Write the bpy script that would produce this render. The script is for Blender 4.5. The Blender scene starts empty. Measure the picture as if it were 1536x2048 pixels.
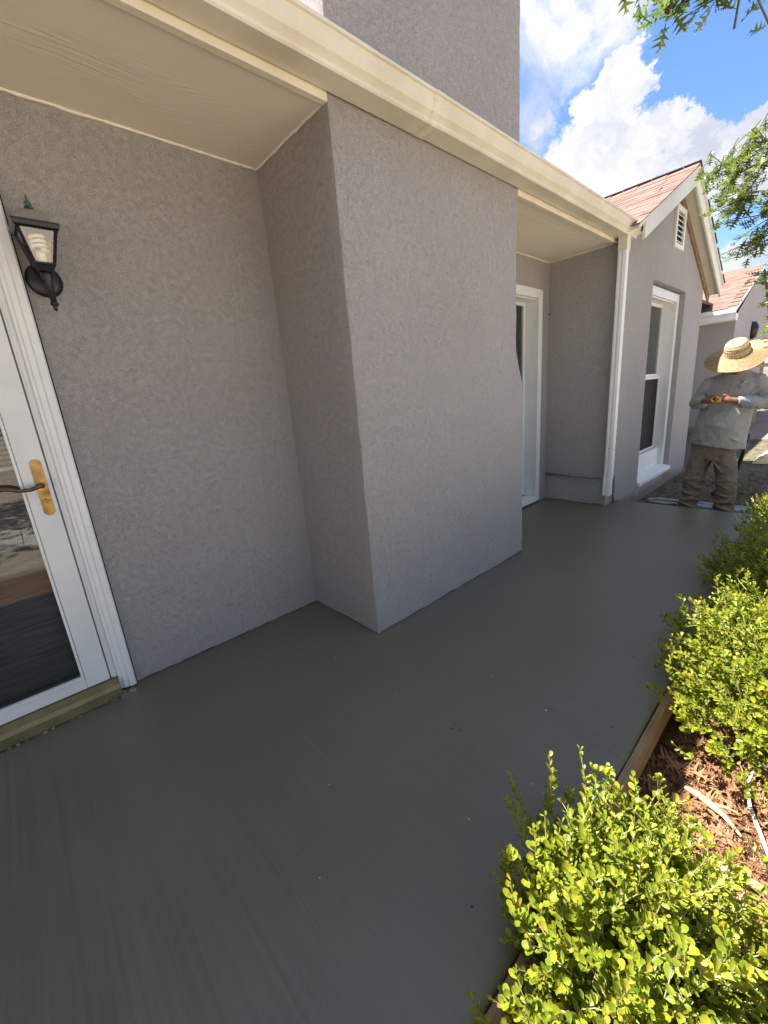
import bpy, bmesh, math, random
import numpy as np
from mathutils import Vector, Matrix, noise as mnoise

random.seed(7); rng = np.random.default_rng(7)
sc = bpy.context.scene
col = sc.collection
R = math.radians

# ------------------------------------------------------------------ camera
CAM = Vector((2.2258, 0.0, 1.275))
yaw, pitch, roll = -0.845363, -0.267861, -0.0844908
fw = Vector((math.sin(yaw)*math.cos(pitch), math.cos(yaw)*math.cos(pitch), math.sin(pitch)))
rt = fw.cross(Vector((0, 0, 1))).normalized(); up = rt.cross(fw)
r2 = math.cos(roll)*rt + math.sin(roll)*up
u2 = -math.sin(roll)*rt + math.cos(roll)*up
cd = bpy.data.cameras.new('camera'); cam = bpy.data.objects.new('camera', cd); col.objects.link(cam)
m = Matrix((r2, u2, -fw)).transposed().to_4x4(); m.translation = CAM
cam.matrix_world = m
cd.sensor_fit = 'VERTICAL'; cd.sensor_height = 24; cd.lens = 821.22/2048*24
cd.clip_start = 0.02; cd.clip_end = 2000
sc.camera = cam
def project(P):
    v = Vector(P)-CAM; z = v.dot(fw)
    if z < 0.05: return None
    return (768+821.22*v.dot(r2)/z, 1024-821.22*v.dot(u2)/z, z)

# ------------------------------------------------------------------ sun, sky
SUN = Vector((-0.45, -0.34, 1.0)).normalized()
EXPOSURE = 2.25
sd = bpy.data.lights.new('sun', 'SUN'); sd.energy = 4.1; sd.angle = R(0.53); sd.color = (1.0, .955, .88)
so = bpy.data.objects.new('sun', sd); col.objects.link(so)
so.rotation_euler = SUN.to_track_quat('Z', 'Y').to_euler(); so.location = (0, 0, 30)
w = bpy.data.worlds.new('World'); sc.world = w; w.use_nodes = True
nt = w.node_tree; N = nt.nodes; Lk = nt.links; N.clear()
def nd(t, **k):
    n = N.new(t)
    for a, b in k.items(): setattr(n, a, b)
    return n
out = nd('ShaderNodeOutputWorld'); bg = nd('ShaderNodeBackground'); Lk.new(bg.outputs[0], out.inputs[0])
bg.inputs[1].default_value = 0.12
sky = nd('ShaderNodeTexSky', sky_type='NISHITA'); sky.sun_disc = False
sky.sun_elevation = math.asin(SUN.z); sky.sun_rotation = math.atan2(SUN.x, SUN.y)
sky.air_density = 1.0; sky.dust_density = 0.6; sky.ozone_density = 1.6
tc = nd('ShaderNodeTexCoord')
def math_(op, a, b=None, clamp=False):
    n = nd('ShaderNodeMath', operation=op); n.use_clamp = clamp
    for i, v in enumerate((a, b)):
        if v is None: continue
        if hasattr(v, 'links'): Lk.new(v, n.inputs[i])
        else: n.inputs[i].default_value = v
    return n.outputs[0]
def noise_(vec, scale, detail, rough, dist=0.0):
    n = nd('ShaderNodeTexNoise'); n.inputs['Scale'].default_value = scale; n.inputs['Detail'].default_value = detail
    n.inputs['Roughness'].default_value = rough; n.inputs['Distortion'].default_value = dist
    Lk.new(vec, n.inputs['Vector']); return n
gen = tc.outputs['Generated']
dn = noise_(gen, 7.0, 10, .66)
sub = nd('ShaderNodeVectorMath', operation='SUBTRACT'); Lk.new(dn.outputs['Color'], sub.inputs[0]); sub.inputs[1].default_value = (.5, .5, .5)
scl = nd('ShaderNodeVectorMath', operation='SCALE'); Lk.new(sub.outputs[0], scl.inputs[0]); scl.inputs['Scale'].default_value = .24
addv = nd('ShaderNodeVectorMath', operation='ADD'); Lk.new(gen, addv.inputs[0]); Lk.new(scl.outputs[0], addv.inputs[1])
nrm = nd('ShaderNodeVectorMath', operation='NORMALIZE'); Lk.new(addv.outputs[0], nrm.inputs[0])
def raydir(px, py):
    return (fw*821.22 + r2*(px-768) - u2*(py-1024)).normalized()
def blob(px, py, rad, soft):
    """a cloud billow centred on a world direction, angular radius in px at that place"""
    d = raydir(px, py); e = raydir(px+rad*.7, py-rad*.7)
    ang = math.acos(max(-1, min(1, d.dot(e))))
    dot = nd('ShaderNodeVectorMath', operation='DOT_PRODUCT'); Lk.new(nrm.outputs[0], dot.inputs[0]); dot.inputs[1].default_value = d
    mr = nd('ShaderNodeMapRange'); mr.interpolation_type = 'SMOOTHSTEP'
    mr.inputs['From Min'].default_value = math.cos(ang*(1+soft)); mr.inputs['From Max'].default_value = math.cos(ang*max(0.05, (1-soft)))
    Lk.new(dot.outputs['Value'], mr.inputs['Value']); return mr.outputs[0]
cum = None
for b in [(1245, 165, 66, .15), (1215, 235, 90, .13), (1170, 310, 85, .13), (1270, 300, 120, .13), (1350, 225, 66, .15), (1375, 300, 110, .13),
          (1450, 260, 70, .13), (1530, 190, 85, .13), (1520, 300, 110, .13), (1200, 400, 90, .3), (1420, 380, 90, .35), (1120, 300, 40, .6), (1620, 260, 130, .3), (1480, 520, 45, .6),
          (1700, 420, 140, .3)]:
    o = blob(*b); cum = o if cum is None else math_('MAXIMUM', cum, o)
wisp = None
for b in [(1120, 50, 120, .7), (1210, 20, 110, .7), (1060, 110, 60, .8), (1070, 225, 42, .7), (1000, -150, 260, .8), (1130, 320, 30, .9)]:
    o = blob(*b); wisp = o if wisp is None else math_('MAXIMUM', wisp, o)
wn = noise_(gen, 9, 7, .6, .6)
wr = nd('ShaderNodeMapRange'); Lk.new(wn.outputs[0], wr.inputs['Value']); wr.inputs['From Min'].default_value = .33; wr.inputs['From Max'].default_value = .62
wispm = math_('MULTIPLY', wisp, wr.outputs[0], True)
# the rest of the sky carries the same fair-weather clouds
gn = noise_(gen, 2.6, 9, .58, .3)
gr = nd('ShaderNodeMapRange'); gr.interpolation_type = 'SMOOTHSTEP'; Lk.new(gn.outputs[0], gr.inputs['Value']); gr.inputs['From Min'].default_value = .44; gr.inputs['From Max'].default_value = .54
dotv = nd('ShaderNodeVectorMath', operation='DOT_PRODUCT'); Lk.new(gen, dotv.inputs[0]); dotv.inputs[1].default_value = raydir(1350, 150)
away = nd('ShaderNodeMapRange'); Lk.new(dotv.outputs['Value'], away.inputs['Value']); away.inputs['From Min'].default_value = .88; away.inputs['From Max'].default_value = .72
gm = math_('MULTIPLY', gr.outputs[0], away.outputs[0], True)
mask = math_('MAXIMUM', math_('MAXIMUM', cum, wispm), gm, True)
shn = noise_(nrm.outputs[0], 7, 6, .55)
cr = nd('ShaderNodeValToRGB'); Lk.new(shn.outputs[0], cr.inputs[0])
cr.color_ramp.elements[0].position = .40; cr.color_ramp.elements[0].color = (1.22, 1.29, 1.52, 1)
cr.color_ramp.elements[1].position = .60; cr.color_ramp.elements[1].color = (2.05, 2.05, 2.09, 1)
mixc = nd('ShaderNodeMix', data_type='RGBA'); Lk.new(mask, mixc.inputs[0]); 
tint = nd('ShaderNodeMix', data_type='RGBA', blend_type='MULTIPLY'); tint.inputs[0].default_value = 1
Lk.new(sky.outputs[0], tint.inputs[6]); tint.inputs[7].default_value = (.33, .41, .53, 1)
Lk.new(tint.outputs[2], mixc.inputs[6]); Lk.new(cr.outputs[0], mixc.inputs[7]); Lk.new(mixc.outputs[2], bg.inputs[0])
sc.view_settings.view_transform = 'Standard'; sc.view_settings.look = 'None'
sc.view_settings.exposure = EXPOSURE; sc.view_settings.gamma = 1; sc.view_settings.use_curve_mapping = False

# ------------------------------------------------------------------ materials
def newmat(name):
    mt = bpy.data.materials.new(name); mt.use_nodes = True
    t = mt.node_tree; return mt, t, t.nodes['Principled BSDF']
def setin(b, **k):
    for a, v in k.items():
        n = {'color': 'Base Color', 'rough': 'Roughness', 'metal': 'Metallic', 'spec': 'Specular IOR Level', 'coat': 'Coat Weight',
             'trans': 'Transmission Weight', 'sss': 'Subsurface Weight', 'sheen': 'Sheen Weight'}[a]
        if a == 'color' and len(v) == 3: v = (*v, 1)
        b.inputs[n].default_value = v
def mat(name, c1, c2=None, scale=20, rough=.6, bump=.0, bscale=80, bdist=.002, metal=0, spec=.5, detail=5, stretch=None, lo=.35, hi=.65, coord='Position', r2_=None):
    mt, t, b = newmat(name); setin(b, color=c1, rough=rough, metal=metal, spec=spec)
    n_, l_ = t.nodes, t.links
    if coord == 'Position': v = n_.new('ShaderNodeNewGeometry').outputs['Position']
    else: v = n_.new('ShaderNodeTexCoord').outputs['Object']
    if stretch:
        mp = n_.new('ShaderNodeMapping'); mp.inputs['Scale'].default_value = stretch; l_.new(v, mp.inputs[0]); v = mp.outputs[0]
    if c2:
        nz = n_.new('ShaderNodeTexNoise'); nz.inputs['Scale'].default_value = scale; nz.inputs['Detail'].default_value = detail; l_.new(v, nz.inputs['Vector'])
        rp = n_.new('ShaderNodeValToRGB'); rp.color_ramp.elements[0].position = lo; rp.color_ramp.elements[1].position = hi
        rp.color_ramp.elements[0].color = (*c1, 1); rp.color_ramp.elements[1].color = (*c2, 1)
        l_.new(nz.outputs[0], rp.inputs[0]); l_.new(rp.outputs[0], b.inputs['Base Color'])
        if r2_ is not None:
            mr = n_.new('ShaderNodeMapRange'); l_.new(nz.outputs[0], mr.inputs['Value']); mr.inputs['From Min'].default_value = lo; mr.inputs['From Max'].default_value = hi
            mr.inputs['To Min'].default_value = rough; mr.inputs['To Max'].default_value = r2_; l_.new(mr.outputs[0], b.inputs['Roughness'])
    if bump:
        nz = n_.new('ShaderNodeTexNoise'); nz.inputs['Scale'].default_value = bscale; nz.inputs['Detail'].default_value = 4; l_.new(v, nz.inputs['Vector'])
        bp = n_.new('ShaderNodeBump'); bp.inputs['Strength'].default_value = bump; bp.inputs['Distance'].default_value = bdist
        l_.new(nz.outputs[0], bp.inputs['Height']); l_.new(bp.outputs[0], b.inputs['Normal'])
    return mt

def stucco_mat(name, c1, c2, dirt=True, strength=1.0, sc_=200):
    mt, t, b = newmat(name); n_, l_ = t.nodes, t.links
    pos = n_.new('ShaderNodeNewGeometry').outputs['Position']
    # squiggly troweled relief: thin worm-shaped grooves where a distorted noise crosses its middle
    nz = n_.new('ShaderNodeTexNoise'); nz.inputs['Scale'].default_value = sc_; nz.inputs['Detail'].default_value = 2.5; nz.inputs['Roughness'].default_value = .55; nz.inputs['Distortion'].default_value = 1.6
    l_.new(pos, nz.inputs['Vector'])
    s = n_.new('ShaderNodeMath'); s.operation = 'SUBTRACT'; l_.new(nz.outputs[0], s.inputs[0]); s.inputs[1].default_value = .5
    a = n_.new('ShaderNodeMath'); a.operation = 'ABSOLUTE'; l_.new(s.outputs[0], a.inputs[0])
    mr = n_.new('ShaderNodeMapRange'); l_.new(a.outputs[0], mr.inputs['Value']); mr.inputs['From Max'].default_value = .05; mr.interpolation_type = 'SMOOTHSTEP'
    f = n_.new('ShaderNodeTexNoise'); f.inputs['Scale'].default_value = 300; f.inputs['Detail'].default_value = 3; l_.new(pos, f.inputs['Vector'])
    mask = n_.new('ShaderNodeTexNoise'); mask.inputs['Scale'].default_value = 40; mask.inputs['Detail'].default_value = 3; l_.new(pos, mask.inputs['Vector'])
    mm = n_.new('ShaderNodeMapRange'); l_.new(mask.outputs[0], mm.inputs['Value']); mm.inputs['From Min'].default_value = .38; mm.inputs['From Max'].default_value = .62; mm.inputs['To Min'].default_value = .3
    inv = n_.new('ShaderNodeMath'); inv.operation = 'SUBTRACT'; inv.inputs[0].default_value = 1; l_.new(mr.outputs[0], inv.inputs[1])
    gv = n_.new('ShaderNodeMath'); gv.operation = 'MULTIPLY'; l_.new(inv.outputs[0], gv.inputs[0]); l_.new(mm.outputs[0], gv.inputs[1])
    h = n_.new('ShaderNodeMath'); h.operation = 'MULTIPLY_ADD'; l_.new(gv.outputs[0], h.inputs[0]); h.inputs[1].default_value = -.26; 
    h2 = n_.new('ShaderNodeMath'); h2.operation = 'MULTIPLY'; l_.new(f.outputs[0], h2.inputs[0]); h2.inputs[1].default_value = 1.0
    l_.new(h2.outputs[0], h.inputs[2])
    bp = n_.new('ShaderNodeBump'); bp.inputs['Strength'].default_value = strength; bp.inputs['Distance'].default_value = .003
    l_.new(h.outputs[0], bp.inputs['Height']); l_.new(bp.outputs[0], b.inputs['Normal'])
    # paint: slow mottling
    big = n_.new('ShaderNodeTexNoise'); big.inputs['Scale'].default_value = 1.7; big.inputs['Detail'].default_value = 7; big.inputs['Roughness'].default_value = .62; l_.new(pos, big.inputs['Vector'])
    rp = n_.new('ShaderNodeValToRGB'); rp.color_ramp.elements[0].position = .3; rp.color_ramp.elements[1].position = .7
    rp.color_ramp.elements[0].color = (*c1, 1); rp.color_ramp.elements[1].color = (*c2, 1); l_.new(big.outputs[0], rp.inputs[0])
    # groove shade put into the colour along the trowel marks
    mg = n_.new('ShaderNodeMix'); mg.data_type = 'RGBA'; mg.blend_type = 'MULTIPLY'; 
    gk = n_.new('ShaderNodeMath'); gk.operation = 'MULTIPLY'; l_.new(gv.outputs[0], gk.inputs[0]); gk.inputs[1].default_value = .10; l_.new(gk.outputs[0], mg.inputs[0])
    l_.new(rp.outputs[0], mg.inputs[6]); mg.inputs[7].default_value = (.45, .42, .4, 1)
    # dark speckle painted in for the small pits of the relief
    sp = n_.new('ShaderNodeTexNoise'); sp.inputs['Scale'].default_value = 230; sp.inputs['Detail'].default_value = 2; l_.new(pos, sp.inputs['Vector'])
    sm = n_.new('ShaderNodeMapRange'); l_.new(sp.outputs[0], sm.inputs['Value']); sm.inputs['From Min'].default_value = .35; sm.inputs['From Max'].default_value = .65; sm.inputs['To Min'].default_value = .74; sm.inputs['To Max'].default_value = 1.14
    ms_ = n_.new('ShaderNodeVectorMath'); ms_.operation = 'SCALE'; l_.new(mg.outputs[2], ms_.inputs[0]); l_.new(sm.outputs[0], ms_.inputs['Scale'])
    last = ms_.outputs[0]
    if dirt:   # soil splash near the ground, ragged
        sx = n_.new('ShaderNodeSeparateXYZ'); l_.new(pos, sx.inputs[0])
        ad = n_.new('ShaderNodeMath'); ad.operation = 'MULTIPLY_ADD'; l_.new(big.outputs[0], ad.inputs[0]); ad.inputs[1].default_value = -.5; l_.new(sx.outputs[2], ad.inputs[2])
        dm = n_.new('ShaderNodeMapRange'); l_.new(ad.outputs[0], dm.inputs['Value']); dm.inputs['From Min'].default_value = -.26; dm.inputs['From Max'].default_value = -.42; dm.interpolation_type = 'SMOOTHSTEP'
        dm.inputs['To Max'].default_value = .75
        md = n_.new('ShaderNodeMix'); md.data_type = 'RGBA'; l_.new(dm.outputs[0], md.inputs[0]); l_.new(last, md.inputs[6]); md.inputs[7].default_value = (.2, .125, .09, 1); last = md.outputs[2]
    l_.new(last, b.inputs['Base Color']); b.inputs['Roughness'].default_value = .82; b.inputs['Specular IOR Level'].default_value = .3
    return mt
M = {}
M['stucco'] = stucco_mat('stucco', (.382, .360, .346), (.415, .393, .378))
M['stucco_far'] = stucco_mat('stucco_far', (.32, .285, .255), (.37, .33, .295), dirt=False)
M['gutter'] = mat('cream_gutter_paint', (.66, .61, .48), (.78, .73, .60), scale=4.5, rough=.35, bump=.12, bscale=12, bdist=.004, r2_=.5)
M['trim'] = mat('cream_trim_paint', (.74, .67, .53), (.80, .74, .61), scale=6, rough=.45, bump=.2, bscale=60, bdist=.001)
M['white'] = mat('white_paint', (.76, .77, .76), (.81, .81, .79), scale=9, rough=.38, bump=.25, bscale=35, bdist=.0015)
M['white_aged'] = mat('aged_white_paint', (.70, .71, .69), (.78, .78, .75), scale=5, rough=.5, bump=.35, bscale=90, bdist=.001, lo=.3)
M['caulk'] = mat('caulk', (.78, .73, .62), (.82, .78, .68), scale=30, rough=.5, bump=.5, bscale=60, bdist=.002)
M['white_bead'] = mat('white_bead', (.74, .73, .70), rough=.5)
M['vent'] = mat('vent_paint', (.74, .72, .62), (.79, .77, .68), scale=8, rough=.5)
M['seam'] = mat('seam_gap', (.10, .08, .05), rough=.8)
M['bronze'] = mat('bronze_threshold', (.19, .155, .068), (.26, .215, .11), scale=14, rough=.34, metal=.5, bump=.1, bscale=200, bdist=.0005, r2_=.55)
M['brass'] = mat('worn_brass', (.44, .28, .085), (.30, .18, .07), scale=22, rough=.32, metal=.9, bump=.3, bscale=200, bdist=.0006, lo=.36, hi=.7, r2_=.6)
M['darkbronze'] = mat('dark_bronze', (.10, .07, .05), (.16, .11, .07), scale=80, rough=.35, metal=.8)
M['black'] = mat('black_metal', (.006, .006, .009), (.010, .010, .013), scale=50, rough=.34, bump=.15, bscale=300, bdist=.0005)
M['verdigris'] = mat('weathered_cap', (.21, .185, .165), (.29, .25, .21), scale=60, rough=.8, bump=.3, bscale=200, bdist=.001)
M['finial'] = mat('finial_green', (.02, .03, .03), (.10, .15, .13), scale=70, rough=.6)
M['bulb'] = mat('bulb_glass', (.88, .84, .70), rough=.3)
M['blind'] = mat('blind_slat', (.72, .72, .66), rough=.5)
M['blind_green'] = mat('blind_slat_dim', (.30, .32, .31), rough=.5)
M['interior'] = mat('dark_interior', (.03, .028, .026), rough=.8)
M['screen'] = mat('insect_screen', (.02, .02, .022), (.028, .027, .028), scale=200, rough=.8)
M['wood'] = mat('form_lumber', (.20, .125, .07), (.29, .20, .12), scale=8, rough=.7, bump=.4, bscale=60, bdist=.002, stretch=(6, .6, 6), detail=8)
M['rafter'] = mat('old_wood', (.20, .13, .08), (.30, .2, .13), scale=10, rough=.8)
M['pipe'] = mat('grey_conduit', (.20, .195, .195), (.25, .24, .235), scale=14, rough=.55)
M['straw'] = mat('straw', (.33, .235, .125), (.46, .345, .20), scale=55, rough=.75, bump=.6, bscale=150, bdist=.002, coord='Object')
M['straw_dark'] = mat('straw_dark', (.03, .022, .02), rough=.8)
M['skin'] = mat('skin', (.19, .075, .042), (.25, .105, .06), scale=40, rough=.5)
M['hair'] = mat('hair', (.012, .01, .009), rough=.6)
M['shirt'] = mat('grey_shirt', (.25, .26, .265), (.33, .325, .31), scale=4, rough=.85, bump=.25, bscale=60, bdist=.004, coord='Object', lo=.35, hi=.7)
M['trousers'] = mat('brown_trousers', (.15, .12, .092), (.20, .16, .12), scale=6, rough=.85, bump=.5, bscale=30, bdist=.012, coord='Object', stretch=(1, 1, 2.2))
M['boot'] = mat('boots', (.03, .022, .018), (.06, .045, .035), scale=20, rough=.7)
M['yellow'] = mat('yellow_plastic', (.80, .42, .02), rough=.4)
M['chrome'] = mat('chrome', (.6, .6, .6), rough=.2, metal=1)
M['ink'] = mat('navy_print', (.02, .05, .14), rough=.7)
M['floatmetal'] = mat('float_metal', (.24, .255, .265), (.36, .37, .37), scale=18, rough=.45, metal=.4, bump=.2, bscale=60, bdist=.002)
M['bark'] = mat('bark', (.12, .09, .065), (.2, .16, .12), scale=18, rough=.9, bump=.8, bscale=40, bdist=.01)
M['stem'] = mat('green_stem', (.26, .22, .09), (.36, .28, .16), scale=30, rough=.6)
M['twig_pale'] = mat('pale_twig', (.62, .56, .46), (.72, .68, .6), scale=30, rough=.7, bump=.4, bscale=120, bdist=.001)
M['twig_yellow'] = mat('yellow_stick', (.50, .40, .17), (.62, .52, .27), scale=30, rough=.7, bump=.4, bscale=90, bdist=.002)
M['twig_tan'] = mat('tan_stick', (.46, .30, .18), (.58, .42, .28), scale=30, rough=.7, bump=.4, bscale=90, bdist=.002)
M['crumb'] = mat('dark_crumb', (.02, .018, .016), rough=.9)
M['mortar'] = mat('mortar', (.12, .11, .095), (.34, .32, .28), scale=90, rough=.9)
M['speck'] = mat('white_speck', (.6, .6, .58), rough=.7)
M['sackcloth'] = mat('yellow_sack', (.62, .48, .24), (.72, .6, .34), scale=20, rough=.9, bump=.6, bscale=40, bdist=.01)

def shingle_mat(name, a, b_, c):
    mt, t, b = newmat(name); n_, l_ = t.nodes, t.links
    oi = n_.new('ShaderNodeObjectInfo'); pos = n_.new('ShaderNodeNewGeometry').outputs['Position']
    wn_ = n_.new('ShaderNodeTexNoise'); wn_.inputs['Scale'].default_value = 3.2; l_.new(pos, wn_.inputs['Vector'])
    g = n_.new('ShaderNodeTexNoise'); g.inputs['Scale'].default_value = 140; g.inputs['Detail'].default_value = 3; l_.new(pos, g.inputs['Vector'])
    ad = n_.new('ShaderNodeMath'); ad.operation = 'MULTIPLY_ADD'; l_.new(oi.outputs['Random'], ad.inputs[0]); ad.inputs[1].default_value = .55
    l_.new(g.outputs[0], ad.inputs[2])
    rp = n_.new('ShaderNodeValToRGB'); l_.new(ad.outputs[0], rp.inputs[0]); e = rp.color_ramp.elements
    e[0].position = .35; e[0].color = (*a, 1); e[1].position = 1.0; e[1].color = (*c, 1); m_ = e.new(.68); m_.color = (*b_, 1)
    l_.new(rp.outputs[0], b.inputs['Base Color']); b.inputs['Roughness'].default_value = .9
    bp = n_.new('ShaderNodeBump'); bp.inputs['Strength'].default_value = .5; bp.inputs['Distance'].default_value = .0017; l_.new(g.outputs[0], bp.inputs['Height']); l_.new(bp.outputs[0], b.inputs['Normal'])
    return mt
M['shingle'] = shingle_mat('red_shingle', (.10, .055, .044), (.155, .088, .068), (.20, .12, .094))

def glass_mat(name, refl=.10, tint=(.9, .93, .92), rough=0.0):
    mt = bpy.data.materials.new(name); mt.use_nodes = True; t = mt.node_tree; n_, l_ = t.nodes, t.links; n_.clear()
    o = n_.new('ShaderNodeOutputMaterial'); mx = n_.new('ShaderNodeMixShader'); tr = n_.new('ShaderNodeBsdfTransparent'); gl = n_.new('ShaderNodeBsdfGlossy')
    fr = n_.new('ShaderNodeFresnel'); fr.inputs[0].default_value = 1.5; ad = n_.new('ShaderNodeMath'); ad.operation = 'ADD'; ad.inputs[1].default_value = refl; ad.use_clamp = True
    gl.inputs['Roughness'].default_value = rough; tr.inputs[0].default_value = (*tint, 1)
    l_.new(fr.outputs[0], ad.inputs[0]); l_.new(ad.outputs[0], mx.inputs[0]); l_.new(tr.outputs[0], mx.inputs[1]); l_.new(gl.outputs[0], mx.inputs[2]); l_.new(mx.outputs[0], o.inputs[0])
    return mt
M['glass'] = glass_mat('door_glass', .01)
M['glass2'] = glass_mat('window_glass', .06)
M['lampglass'] = glass_mat('lamp_glass', .14, (.97, .97, .95))

def concrete_mat():
    mt, t, b = newmat('wet_concrete'); n_, l_ = t.nodes, t.links
    pos = n_.new('ShaderNodeNewGeometry').outputs['Position']
    def nz(scale, detail, vec, rough=.55, dist=0):
        n = n_.new('ShaderNodeTexNoise'); n.inputs['Scale'].default_value = scale; n.inputs['Detail'].default_value = detail; n.inputs['Roughness'].default_value = rough; n.inputs['Distortion'].default_value = dist
        l_.new(vec, n.inputs['Vector']); return n.outputs[0]
    # broom strokes, curving slightly: rotate the coordinates and stretch along the stroke
    mp = n_.new('ShaderNodeMapping'); mp.inputs['Rotation'].default_value = (0, 0, R(-14)); mp.inputs['Scale'].default_value = (.8, 42, 1)
    wv = n_.new('ShaderNodeTexNoise'); wv.inputs['Scale'].default_value = .9; wv.inputs['Detail'].default_value = 1; l_.new(pos, wv.inputs['Vector'])
    wm = n_.new('ShaderNodeVectorMath'); wm.operation = 'SCALE'; l_.new(wv.outputs['Color'], wm.inputs[0]); wm.inputs['Scale'].default_value = .09
    wa = n_.new('ShaderNodeVectorMath'); wa.operation = 'ADD'; l_.new(pos, wa.inputs[0]); l_.new(wm.outputs[0], wa.inputs[1]); l_.new(wa.outputs[0], mp.inputs[0])
    st = nz(1.5, 6, mp.outputs[0], .65)
    mp2 = n_.new('ShaderNodeMapping'); mp2.inputs['Rotation'].default_value = (0, 0, R(-14)); mp2.inputs['Scale'].default_value = (.8, 9, 1); l_.new(wa.outputs[0], mp2.inputs[0])
    st2 = nz(1.4, 4, mp2.outputs[0], .6)
    big = nz(.9, 5, pos, .55); fine = nz(260, 3, pos)
    # patches where the strokes were drawn harder
    pm = n_.new('ShaderNodeMapRange'); l_.new(nz(1.1, 2, pos), pm.inputs['Value']); pm.inputs['From Min'].default_value = .42; pm.inputs['From Max'].default_value = .62; pm.inputs['To Min'].default_value = .25
    def mth(op, a, b2, c=None):
        n = n_.new('ShaderNodeMath'); n.operation = op
        for i, v in enumerate((a, b2, c)):
            if v is None: continue
            if hasattr(v, 'links'): l_.new(v, n.inputs[i])
            else: n.inputs[i].default_value = v
        return n.outputs[0]
    s1 = mth('MULTIPLY', mth('SUBTRACT', st, .5), pm.outputs[0]); s2 = mth('MULTIPLY', mth('SUBTRACT', st2, .5), pm.outputs[0])
    tone = mth('ADD', mth('MULTIPLY_ADD', s1, .52, mth('MULTIPLY', s2, .16)), mth('MULTIPLY_ADD', big, .40, .31))
    rp = n_.new('ShaderNodeValToRGB'); l_.new(tone, rp.inputs[0]); e = rp.color_ramp.elements
    e[0].position = .30; e[0].color = (.100, .092, .066, 1); e[1].position = .72; e[1].color = (.172, .158, .116, 1)
    l_.new(rp.outputs[0], b.inputs['Base Color'])
    rr = n_.new('ShaderNodeMapRange'); l_.new(tone, rr.inputs['Value']); rr.inputs['From Min'].default_value = .3; rr.inputs['From Max'].default_value = .7; rr.inputs['To Min'].default_value = .30; rr.inputs['To Max'].default_value = .52
    l_.new(rr.outputs[0], b.inputs['Roughness']); b.inputs['Specular IOR Level'].default_value = .55
    h = mth('ADD', mth('MULTIPLY_ADD', s1, 1.8, mth('MULTIPLY', s2, .9)), mth('MULTIPLY', fine, .22))
    bp = n_.new('ShaderNodeBump'); bp.inputs['Strength'].default_value = .35; bp.inputs['Distance'].default_value = .003; l_.new(h, bp.inputs['Height']); l_.new(bp.outputs[0], b.inputs['Normal'])
    return mt
M['concrete'] = concrete_mat()

def soffit_mat():
    mt, t, b = newmat('cream_wood_soffit'); n_, l_ = t.nodes, t.links
    pos = n_.new('ShaderNodeNewGeometry').outputs['Position']
    mp = n_.new('ShaderNodeMapping'); mp.inputs['Scale'].default_value = (1, .10, 1); l_.new(pos, mp.inputs[0])
    nz = n_.new('ShaderNodeTexNoise'); nz.inputs['Scale'].default_value = 5; nz.inputs['Detail'].default_value = 2; nz.inputs['Distortion'].default_value = .5; l_.new(mp.outputs[0], nz.inputs['Vector'])
    m1 = n_.new('ShaderNodeMath'); m1.operation = 'MULTIPLY'; l_.new(nz.outputs[0], m1.inputs[0]); m1.inputs[1].default_value = 210
    sn = n_.new('ShaderNodeMath'); sn.operation = 'SINE'; l_.new(m1.outputs[0], sn.inputs[0])
    md = n_.new('ShaderNodeTexNoise'); md.inputs['Scale'].default_value = 3; l_.new(mp.outputs[0], md.inputs['Vector'])
    mr = n_.new('ShaderNodeMapRange'); l_.new(md.outputs[0], mr.inputs['Value']); mr.inputs['From Min'].default_value = .4; mr.inputs['From Max'].default_value = .6; mr.inputs['To Min'].default_value = .1
    h = n_.new('ShaderNodeMath'); h.operation = 'MULTIPLY'; l_.new(sn.outputs[0], h.inputs[0]); l_.new(mr.outputs[0], h.inputs[1])
    bp = n_.new('ShaderNodeBump'); bp.inputs['Strength'].default_value = .4; bp.inputs['Distance'].default_value = .0015; l_.new(h.outputs[0], bp.inputs['Height']); l_.new(bp.outputs[0], b.inputs['Normal'])
    setin(b, color=(.80, .735, .62), rough=.6)
    return mt
M['soffit'] = soffit_mat()

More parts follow.
